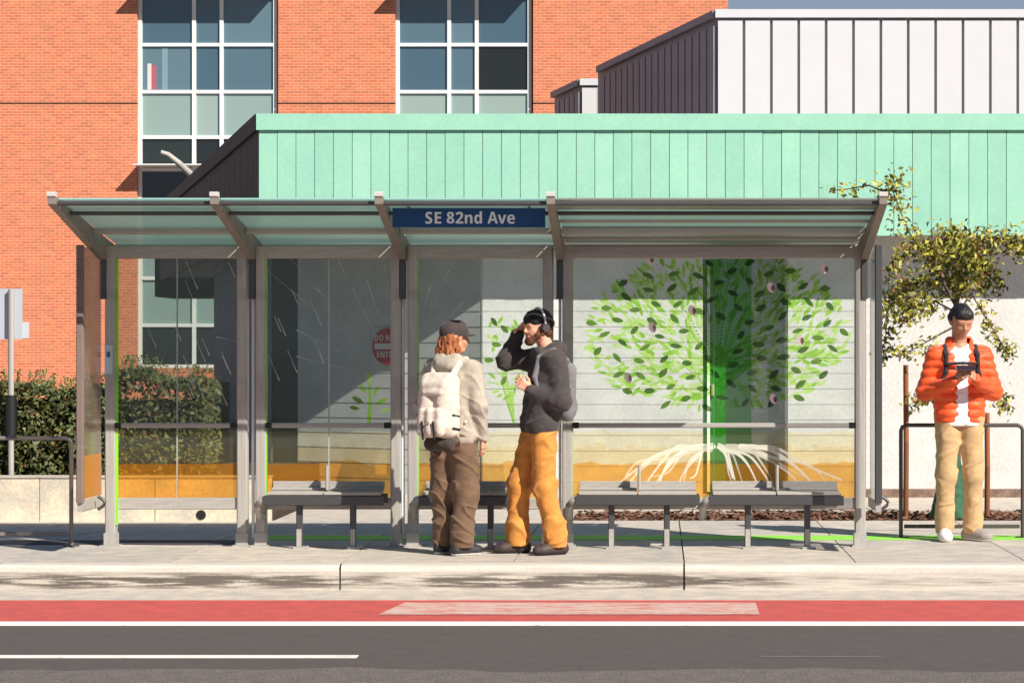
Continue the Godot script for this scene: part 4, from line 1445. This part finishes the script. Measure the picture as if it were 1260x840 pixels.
func trousers(j: Dictionary, r: Array, cuff: float, opt: Dictionary) -> Array:
	var b := []
	var fl: Vector3 = j.get("flare", Vector3.ZERO)
	for s in ["L", "R"]:
		var hip: Vector3 = j["hip" + s]
		var kn: Vector3 = j["kn" + s]
		var an: Vector3 = j["an" + s]
		b.append([hip + V(0, 0.02, 0), kn, r[0], r[1]])
		b.append([kn, an + V(0, 0.04, 0), r[1] * 0.98, r[2]])
		b.append([an + V(0, 0.12, 0), an + V(0, cuff - 0.02 - an.y, 0), r[2] * 1.03, r[2] * 1.06])
	b.append([j.hipL + V(0, 0.04, 0), j.hipR + V(0, 0.04, 0), r[0] * 0.98, r[0] * 0.98])
	b.append([(j.hipL + j.hipR) * 0.5 + V(-0.04, 0.06, 0), (j.hipL + j.hipR) * 0.5 + V(0.04, 0.06, 0), 0.095, 0.095])
	opt["cut"] = [[V(0, cuff, 0), V(0, -1, 0)], [V(0, 0.945, 0), V(0, 1, 0)]]
	return blob(b, 0.0095, 0.045, opt)

func people():
	person_in_orange()
	person_in_black()
	person_with_cap()

func person_in_orange():
	var p := base("person", V(sx(1181, -0.5), 0.0, -0.5), 0.06)
	tag(p, "person in an orange puffer jacket looking down at a phone", "person")
	p.scale = Vector3.ONE * (1.83 / 1.8)
	var j := {"hipL": V(0.085, 0.92, 0), "hipR": V(-0.085, 0.92, 0), "knL": V(0.10, 0.5, 0.03), "knR": V(-0.105, 0.5, 0.03), "anL": V(0.105, 0.09, -0.01), "anR": V(-0.115, 0.09, 0.01),
		"chest": V(0, 1.30, 0), "neck": V(0, 1.50, -0.01), "shL": V(0.175, 1.43, 0), "shR": V(-0.175, 1.43, 0), "elL": V(0.262, 1.12, 0.0), "elR": V(-0.262, 1.12, 0.0),
		"wrL": V(0.085, 1.215, 0.235), "wrR": V(-0.085, 1.205, 0.235), "toeL": V(0.6, 0, 0.8), "toeR": V(-0.1, 0, 1)}
	var T := Transform3D(Basis(V(0, 1, 0), 0.12) * Basis(V(1, 0, 0), 0.42), V(0.01, 1.655, 0.035))
	var skin := mat(c8(186, 132, 104), 0.55)
	skin.subsurf_scatter_enabled = true
	skin.subsurf_scatter_strength = 0.15
	var hl := hand_bones(j.wrL, V(-0.55, 0.45, 0.55).normalized(), V(-0.6, 0.3, -0.5).normalized(), V(0.1, 0.8, -0.5).normalized(), 0.5)
	var hr := hand_bones(j.wrR, V(0.55, 0.45, 0.55).normalized(), V(0.6, 0.3, -0.5).normalized(), V(-0.1, 0.8, -0.5).normalized(), 0.5)
	put(blobs_mesh([blob(core_bones(j), 0.016, 0.03), blob(head_bones(T, j.neck), 0.005, 0.022), blob(hl, 0.004, 0.012), blob(hr, 0.004, 0.012)]), "body", skin, p)
	face_parts(p, T, c8(30, 22, 18))
	put(blobs_mesh([blob(xf([[V(0, 0.045, -0.035), V(0, 0.055, 0.02), 0.082, 0.072], [V(-0.03, 0.078, 0.05), V(0.03, 0.075, 0.05), 0.032, 0.032], [V(-0.06, 0.02, -0.03), V(0.06, 0.02, -0.03), 0.042, 0.042], [V(-0.04, -0.02, -0.05), V(0.04, -0.02, -0.05), 0.042, 0.042]], T), 0.006, 0.03, {"fold": 0.005, "fold_scale": V(40, 40, 40)})]), "hair", mat(c8(26, 22, 22), 0.6), p)
	var khaki := cloth(c8(190, 156, 112), 81)
	put(blobs_mesh([trousers(j, [0.095, 0.073, 0.061], 0.055, {"crease": 0.009, "fold": 0.003, "seed": 12, "fold_scale": V(6, 8, 6)})]), "trousers", khaki, p)
	var white := mat(c8(226, 222, 216), 0.7)
	add_shoe(p, j.anR, j.toeR, white, mat(c8(220, 216, 208), 0.6))
	add_shoe(p, j.anL, j.toeL, mat(c8(150, 142, 136), 0.7), white)
	# puffer jacket, open over a white shirt
	var orange := cloth(c8(236, 84, 26), 82, 0.55)
	var jb := []
	for s in [-1.0, 1.0]:
		jb.append([V(s * 0.075, 0.95, 0), V(s * 0.09, 1.33, 0.0), 0.118, 0.115])
		jb.append([V(s * 0.07, 1.43, -0.01), V(s * 0.175, 1.395, 0), 0.068, 0.07])
		jb.append([V(s * 0.185, 1.385, 0), V(s * 0.262, 1.12, 0.0), 0.070, 0.066])
		var sd := "L" if s > 0 else "R"
		jb.append([j["el" + sd], j["wr" + sd], 0.064, 0.044])
	jb.append([V(-0.05, 1.505, -0.02), V(0.05, 1.505, -0.02), 0.05, 0.05])
	put(blobs_mesh([blob(jb, 0.010, 0.032, {"ridge": 0.010, "pitch": 0.062, "fold": 0.005, "slot": [0.018, 0.026], "cut": [[V(0, 0.88, 0), V(0, -1, 0)], [V(0, 1.54, 0), V(0, 1, 0)]]})]), "jacket", orange, p)
	put(blobs_mesh([blob([[V(-0.07, 0.90, 0.0), V(-0.075, 1.34, 0.0), 0.108, 0.098], [V(0.07, 0.90, 0.0), V(0.075, 1.34, 0.0), 0.108, 0.098], [V(0, 0.93, 0.002), V(0, 1.34, 0.002), 0.103, 0.105], [V(-0.05, 1.42, -0.005), V(0.05, 1.42, -0.005), 0.066, 0.066]], 0.011, 0.04, {"fold": 0.006, "cut": [[V(0, 0.865, 0), V(0, -1, 0)]]})]), "shirt", mat(c8(228, 226, 224), 0.8), p)
	# backpack straps and bag
	var bp := base("backpack", p.position, p.rotation.y)
	bp.scale = p.scale
	tag(bp, "black backpack with chest strap worn over the orange jacket", "backpack", "")
	var blk := cloth(c8(38, 38, 42), 83)
	for s in [-1.0, 1.0]:
		put(blobs_mesh([blob([[V(s * 0.105, 1.462, -0.06), V(s * 0.115, 1.462, 0.03), 0.018, 0.018], [V(s * 0.115, 1.462, 0.03), V(s * 0.118, 1.405, 0.100), 0.018, 0.018], [V(s * 0.118, 1.405, 0.100), V(s * 0.122, 1.27, 0.118), 0.018, 0.018], [V(s * 0.122, 1.27, 0.118), V(s * 0.175, 1.16, 0.10), 0.017, 0.015], [V(s * 0.175, 1.16, 0.10), V(s * 0.20, 1.12, -0.02), 0.014, 0.014]], 0.008, 0.015)]), "strap", blk, bp)
	put(blobs_mesh([blob([[V(-0.12, 1.335, 0.140), V(0.0, 1.34, 0.150), 0.011, 0.011], [V(0.0, 1.34, 0.150), V(0.12, 1.335, 0.140), 0.011, 0.011]], 0.005, 0.005)]), "chest_strap", blk, bp)
	put(blobs_mesh([blob([[V(-0.08, 1.05, -0.2), V(-0.08, 1.40, -0.19), 0.09, 0.08], [V(0.08, 1.05, -0.2), V(0.08, 1.40, -0.19), 0.09, 0.08]], 0.015, 0.06)]), "bag_body", blk, bp)
	# phone held in both hands
	var ph := base("phone", p.position + V(0.01, 1.325, 0.325), p.rotation.y)
	tag(ph, "dark phone held in both hands of the person in orange", "phone")
	var pb := Basis(V(1, 0, 0), -1.0)
	put(bevel_box(Vector3.ZERO, V(0.14, 0.07, 0.009), 0.003, pb), "case", mat(c8(46, 34, 40), 0.4), ph)
	put(box(pb * V(0, 0, -0.0055), V(0.13, 0.062, 0.0015), pb), "screen", mat(c8(18, 18, 22), 0.08), ph)

func person_in_black():
	var p := base("person", V(sx(661, 0.7), 0.0, 0.7), deg_to_rad(-72))
	tag(p, "bearded person in a charcoal jacket and mustard trousers touching the forehead", "person")
	p.scale = Vector3.ONE * (1.755 / 1.8)
	var j := {"hipL": V(0.085, 0.92, -0.02), "hipR": V(-0.085, 0.92, -0.02), "knL": V(0.105, 0.5, -0.03), "knR": V(-0.10, 0.5, 0.11), "anL": V(0.11, 0.09, -0.11), "anR": V(-0.11, 0.09, 0.12),
		"chest": V(0, 1.30, -0.08), "neck": V(0, 1.495, -0.08), "shL": V(0.18, 1.42, -0.10), "shR": V(-0.16, 1.43, -0.02), "elL": V(0.235, 1.12, -0.13), "elR": V(-0.20, 1.42, 0.185),
		"wrL": V(0.135, 1.205, 0.085), "wrR": V(-0.185, 1.61, 0.10), "toeL": V(0.25, 0, 1), "toeR": V(-0.1, 0, 1)}
	var T := Transform3D(Basis(V(0, 1, 0), 0.28) * Basis(V(1, 0, 0), 0.05), V(0.0, 1.66, 0.0))
	var skin := mat(c8(222, 164, 136), 0.5)
	skin.subsurf_scatter_enabled = true
	skin.subsurf_scatter_strength = 0.15
	var hl := hand_bones(j.wrL, V(-0.2, 0.55, 0.8).normalized(), V(-0.75, 0.4, -0.3).normalized(), V(0.2, 0.8, -0.5).normalized(), 0.62)
	var hr := hand_bones(j.wrR, V(0.35, 0.75, -0.35).normalized(), V(0.85, -0.3, -0.2).normalized(), V(-0.1, -0.4, 0.8).normalized(), 0.3)
	put(blobs_mesh([blob(core_bones(j), 0.016, 0.03), blob(head_bones(T, j.neck), 0.005, 0.022), blob(hl, 0.004, 0.012), blob(hr, 0.004, 0.012)]), "body", skin, p)
	face_parts(p, T, c8(70, 44, 30))
	# beard and hair, black beanie
	var brown := mat(c8(96, 58, 38), 0.8)
	put(blobs_mesh([blob(xf([[V(-0.045, -0.05, 0.028), V(-0.018, -0.088, 0.066), 0.030, 0.026], [V(0.045, -0.05, 0.028), V(0.018, -0.088, 0.066), 0.030, 0.026], [V(-0.012, -0.1, 0.07), V(0.012, -0.1, 0.07), 0.028, 0.028], [V(-0.062, 0.005, 0.022), V(-0.055, -0.05, 0.03), 0.017, 0.022], [V(0.062, 0.005, 0.022), V(0.055, -0.05, 0.03), 0.017, 0.022], [V(-0.018, -0.044, 0.089), V(0.018, -0.044, 0.089), 0.0075, 0.0075]], T), 0.0055, 0.018, {"fold": 0.006, "fold_scale": V(50, 50, 50)})]), "beard", brown, p)
	put(blobs_mesh([blob(xf([[V(-0.05, 0.02, -0.045), V(0.05, 0.02, -0.045), 0.052, 0.052], [V(-0.045, -0.03, -0.062), V(0.045, -0.03, -0.062), 0.042, 0.042]], T), 0.006, 0.02, {"fold": 0.005, "fold_scale": V(45, 45, 45)})]), "hair", brown, p)
	put(blobs_mesh([blob(xf([[V(0, 0.055, -0.035), V(0, 0.06, 0.02), 0.086, 0.078], [V(-0.045, 0.052, 0.045), V(0.045, 0.052, 0.045), 0.034, 0.034], [V(-0.05, 0.03, -0.06), V(0.05, 0.03, -0.06), 0.052, 0.052]], T), 0.007, 0.03, {"fold": 0.006, "fold_scale": V(18, 18, 18)})]), "beanie", cloth(c8(22, 22, 25), 84), p)
	var mustard := cloth(c8(204, 136, 62), 85)
	put(blobs_mesh([trousers(j, [0.098, 0.082, 0.074], 0.055, {"crease": 0.013, "fold": 0.004, "seed": 15, "fold_scale": V(6, 9, 6)})]), "trousers", mustard, p)
	var dark := mat(c8(62, 48, 46), 0.6)
	add_shoe(p, j.anL, j.toeL, dark, M.black)
	add_shoe(p, j.anR, j.toeR, dark, M.black)
	var char_ := cloth(c8(66, 60, 60), 86)
	var jb := []
	for s in [-1.0, 1.0]:
		jb.append([V(s * 0.075, 0.95, -0.02), V(s * 0.085, 1.33, -0.075), 0.125, 0.118])
		jb.append([V(s * 0.06, 1.43, -0.07), V(s * 0.165, 1.42, -0.06), 0.07, 0.072])
	jb.append([j.shL, j.elL, 0.078, 0.064])
	jb.append([j.elL, j.wrL, 0.062, 0.046])
	jb.append([j.shR, j.elR, 0.078, 0.066])
	jb.append([j.elR, j.wrR, 0.064, 0.046])
	jb.append([V(-0.06, 1.50, -0.11), V(0.06, 1.50, -0.11), 0.055, 0.055])
	jb.append([V(-0.05, 1.51, -0.16), V(0.05, 1.51, -0.16), 0.05, 0.05])
	jb.append([V(-0.05, 1.48, 0.0), V(0.05, 1.48, 0.0), 0.035, 0.035])
	put(blobs_mesh([blob(jb, 0.0115, 0.045, {"crease": 0.011, "fold": 0.006, "seed": 21, "fold_scale": V(4.5, 6.5, 4.5), "cut": [[V(0, 0.885, 0), V(0, -1, 0)]]})]), "jacket", char_, p)
	var hp := base("headphones", p.position, p.rotation.y)
	hp.scale = p.scale
	tag(hp, "white over-ear headphones worn over a black beanie", "headphones")
	var band := mb()
	var bpts := []
	var br := []
	for k in 13:
		var t := PI * k / 12.0
		bpts.append(T * V(cos(t) * 0.103, 0.02 + sin(t) * 0.128, -0.012))
		br.append(0.0085)
	tube(band, bpts, br, 8)
	put(band.commit(), "headband", mat(c8(224, 222, 220), 0.4), hp)
	for s in [-1.0, 1.0]:
		put(tube_mesh([T * V(s * 0.078, 0.0, -0.012), T * V(s * 0.098, 0.0, -0.012), T * V(s * 0.112, 0.0, -0.012)], [0.036, 0.038, 0.03], 18), "ear_cup", mat(c8(70, 66, 66), 0.4), hp)
	var bp := base("backpack", p.position, p.rotation.y)
	bp.scale = p.scale
	tag(bp, "slim grey backpack on the back of the charcoal jacket", "backpack")
	var grey := cloth(c8(112, 110, 114), 87)
	put(blobs_mesh([blob([[V(-0.08, 1.04, -0.20), V(-0.08, 1.35, -0.215), 0.068, 0.06], [V(0.08, 1.04, -0.20), V(0.08, 1.35, -0.215), 0.068, 0.06], [V(-0.06, 1.08, -0.235), V(0.06, 1.08, -0.235), 0.05, 0.05]], 0.012, 0.05, {"fold": 0.005})]), "bag_body", grey, bp)
	put(blobs_mesh([blob([[V(0.12, 1.42, -0.19), V(0.13, 1.49, -0.09), 0.024, 0.024], [V(0.13, 1.49, -0.09), V(0.135, 1.44, 0.02), 0.024, 0.023], [V(0.135, 1.44, 0.02), V(0.15, 1.30, 0.06), 0.022, 0.020], [V(0.15, 1.30, 0.06), V(0.165, 1.15, 0.02), 0.018, 0.014]], 0.008, 0.012)]), "strap", grey, bp)
	put(blobs_mesh([blob([[V(-0.12, 1.42, -0.19), V(-0.12, 1.49, -0.09), 0.022, 0.022], [V(-0.12, 1.49, -0.09), V(-0.12, 1.40, 0.045), 0.022, 0.020]], 0.008, 0.012)]), "strap", grey, bp)

func person_with_cap():
	var p := base("person", V(sx(557, 0.78), 0.0, 0.78), deg_to_rad(154))
	tag(p, "person in a dark cap and grey hoodie seen from behind", "person")
	var sc := 1.67 / 1.8
	p.scale = Vector3.ONE * sc
	var j := {"hipL": V(0.085, 0.92, 0), "hipR": V(-0.085, 0.92, 0), "knL": V(0.10, 0.5, 0.03), "knR": V(-0.105, 0.5, 0.02), "anL": V(0.10, 0.09, 0.04), "anR": V(-0.10, 0.09, -0.03),
		"chest": V(0, 1.30, 0), "neck": V(0, 1.50, -0.01), "shL": V(0.175, 1.43, 0), "shR": V(-0.175, 1.43, 0), "elL": V(0.25, 1.16, -0.02), "elR": V(-0.245, 1.15, -0.02),
		"wrL": V(0.17, 1.0, 0.16), "wrR": V(-0.235, 0.91, 0.06), "toeL": V(-0.15, 0, 1), "toeR": V(-0.45, 0, 0.9)}
	var T := Transform3D(Basis(V(0, 1, 0), deg_to_rad(-48)) * Basis(V(1, 0, 0), 0.0), V(-0.01, 1.665, 0.015))
	var skin := mat(c8(214, 158, 130), 0.5)
	var hl := hand_bones(j.wrL, V(-0.3, -0.3, 0.8).normalized(), V(-0.8, 0, -0.3).normalized(), V(0, 1, 0.3).normalized(), 0.5)
	var hr := hand_bones(j.wrR, V(0.03, -1, 0.15).normalized(), V(0.9, 0.1, 0.2).normalized(), V(0.1, 0.1, 1).normalized(), 0.3)
	put(blobs_mesh([blob(core_bones(j), 0.016, 0.03), blob(head_bones(T, j.neck), 0.005, 0.022), blob(hl, 0.004, 0.012), blob(hr, 0.004, 0.012)]), "body", skin, p)
	face_parts(p, T, c8(110, 64, 40))
	var hair := mat(c8(150, 88, 50), 0.7)
	put(blobs_mesh([blob(xf([[V(-0.05, 0.0, -0.045), V(0.05, 0.0, -0.045), 0.05, 0.05], [V(0.055, 0.0, -0.01), V(0.06, -0.09, 0.0), 0.034, 0.03], [V(-0.055, 0.0, -0.01), V(-0.06, -0.09, 0.0), 0.034, 0.03], [V(0, -0.02, -0.07), V(0.0, -0.12, -0.085), 0.06, 0.065], [V(0.05, -0.04, -0.05), V(0.07, -0.15, -0.055), 0.045, 0.045], [V(-0.05, -0.04, -0.05), V(-0.07, -0.14, -0.055), 0.045, 0.045], [V(0.0, -0.1, -0.085), V(0.01, -0.185, -0.08), 0.055, 0.04]], T), 0.0065, 0.03, {"fold": 0.013, "fold_scale": V(38, 9, 38), "seed": 5})]), "hair", hair, p)
	var capm := cloth(c8(64, 54, 54), 88)
	var cap := put(blobs_mesh([blob(xf([[V(0, 0.055, -0.028), V(0, 0.06, 0.018), 0.087, 0.080], [V(0, 0.035, -0.03), V(0, 0.035, 0.022), 0.089, 0.082]], T), 0.006, 0.02, {"cut": [[T * V(0, 0.012, 0), T.basis * V(0, -1, 0.1).normalized()]]})]), "cap", capm, p)
	var brim := mb()
	for s in 10:
		var a0 := lerpf(-1.15, 1.15, s / 10.0)
		var a1 := lerpf(-1.15, 1.15, (s + 1) / 10.0)
		for lay in [0.0, 0.006]:
			var q := []
			for e in [[a0, 0.088], [a1, 0.088], [a1, 0.16], [a0, 0.16]]:
				var rr: float = e[1] if e[1] < 0.1 else 0.095 + 0.068 * cos(e[0] * 1.2)
				q.append(T * V(sin(e[0]) * rr * 0.95, 0.03 - 0.014 * pow(absf(e[0]), 2.0) + lay - (rr - 0.088) * 0.12, cos(e[0]) * rr + 0.012))
			if lay > 0: quad(brim, q[0], q[3], q[2], q[1])
			else: quad(brim, q[0], q[1], q[2], q[3])
	put(brim.commit(), "brim", capm, cap)
	var brown := cloth(c8(106, 82, 62), 89)
	put(blobs_mesh([trousers(j, [0.108, 0.098, 0.078], 0.06, {"crease": 0.014, "fold": 0.005, "seed": 31, "fold_scale": V(6, 9, 6)})]), "trousers", brown, p)
	var blk := mat(c8(44, 42, 46), 0.6)
	var wh := mat(c8(226, 224, 220), 0.6)
	add_shoe(p, j.anL, j.toeL, blk, wh)
	add_shoe(p, j.anR, j.toeR, blk, wh)
	var hood := cloth(c8(172, 162, 148), 90)
	var jb := []
	for s in [-1.0, 1.0]:
		jb.append([V(s * 0.085, 0.93, 0), V(s * 0.09, 1.34, 0.0), 0.125, 0.115])
		jb.append([V(s * 0.06, 1.435, -0.01), V(s * 0.165, 1.42, 0), 0.065, 0.068])
		var sd := "L" if s > 0 else "R"
		jb.append([j["sh" + sd], j["el" + sd], 0.072, 0.062])
		jb.append([j["el" + sd], j["wr" + sd], 0.060, 0.043])
	jb.append([V(-0.07, 1.50, -0.07), V(0.07, 1.50, -0.07), 0.055, 0.055])
	jb.append([V(-0.04, 1.46, -0.11), V(0.04, 1.46, -0.11), 0.05, 0.05])
	jb.append([V(-0.05, 1.49, 0.02), V(0.05, 1.49, 0.02), 0.04, 0.04])
	put(blobs_mesh([blob(jb, 0.0115, 0.04, {"crease": 0.009, "fold": 0.005, "seed": 41, "fold_scale": V(4.5, 6.5, 4.5), "cut": [[V(0, 0.855, 0), V(0, -1, 0)]]})]), "hoodie", hood, p)
	# cream backpack
	var bp := base("backpack", p.position, p.rotation.y)
	bp.scale = Vector3.ONE * sc
	tag(bp, "large cream canvas backpack worn by the person in the cap", "backpack")
	var cream := cloth(c8(206, 194, 180), 91)
	put(blobs_mesh([blob([[V(-0.09, 0.98, -0.21), V(-0.085, 1.30, -0.20), 0.085, 0.08], [V(0.09, 0.98, -0.21), V(0.085, 1.30, -0.20), 0.085, 0.08], [V(-0.07, 1.0, -0.27), V(-0.065, 1.28, -0.24), 0.07, 0.06], [V(0.07, 1.0, -0.27), V(0.065, 1.28, -0.24), 0.07, 0.06]], 0.011, 0.05, {"fold": 0.006, "seed": 51, "cut": [[V(0, 0.885, 0), V(0, -1, 0)]]})]), "bag_body", cream, bp)
	put(blobs_mesh([blob([[V(-0.09, 1.33, -0.19), V(0.09, 1.33, -0.19), 0.075, 0.075], [V(-0.075, 1.30, -0.255), V(0.075, 1.30, -0.255), 0.055, 0.055], [V(-0.07, 1.25, -0.295), V(0.07, 1.25, -0.295), 0.025, 0.025]], 0.010, 0.03, {"fold": 0.004, "seed": 52})]), "lid", cream, bp)
	put(blobs_mesh([blob([[V(-0.075, 0.96, -0.32), V(-0.07, 1.10, -0.315), 0.045, 0.042], [V(0.075, 0.96, -0.32), V(0.07, 1.10, -0.315), 0.045, 0.042], [V(0, 0.96, -0.325), V(0, 1.10, -0.32), 0.05, 0.045]], 0.010, 0.03, {"fold": 0.004, "seed": 53})]), "front_pocket", cream, bp)
	for s in [-1.0, 1.0]:
		put(blobs_mesh([blob([[V(s * 0.085, 1.36, -0.16), V(s * 0.10, 1.47, -0.09), 0.026, 0.030], [V(s * 0.10, 1.47, -0.09), V(s * 0.115, 1.495, 0.0), 0.030, 0.028], [V(s * 0.115, 1.495, 0.0), V(s * 0.12, 1.40, 0.10), 0.028, 0.025], [V(s * 0.12, 1.40, 0.10), V(s * 0.16, 1.18, 0.11), 0.024, 0.018], [V(s * 0.16, 1.18, 0.11), V(s * 0.17, 1.02, -0.10), 0.014, 0.012]], 0.009, 0.015)]), "strap", cream, bp)
		put(blobs_mesh([blob([[V(s * 0.05, 0.90, -0.355), V(s * 0.05, 1.03, -0.372), 0.009, 0.009]], 0.005, 0.004)]), "buckle_strap", M.black, bp)
		put(blobs_mesh([blob([[V(s * 0.155, 1.08, -0.26), V(s * 0.172, 1.07, -0.19), 0.012, 0.008], [V(s * 0.158, 0.98, -0.26), V(s * 0.176, 0.97, -0.19), 0.013, 0.009]], 0.006, 0.004)]), "side_buckle", M.black, bp)
	put(box(V(0, 1.02, -0.374), V(0.03, 0.02, 0.006)), "patch", mat(c8(150, 138, 128), 0.8), bp)
	# dark bedroll pouch under the pack
	put(blobs_mesh([blob([[V(-0.09, 0.86, -0.22), V(0.06, 0.86, -0.22), 0.055, 0.055]], 0.01, 0.01, {"fold": 0.006})]), "lower_pouch", cloth(c8(60, 50, 42), 92), bp)
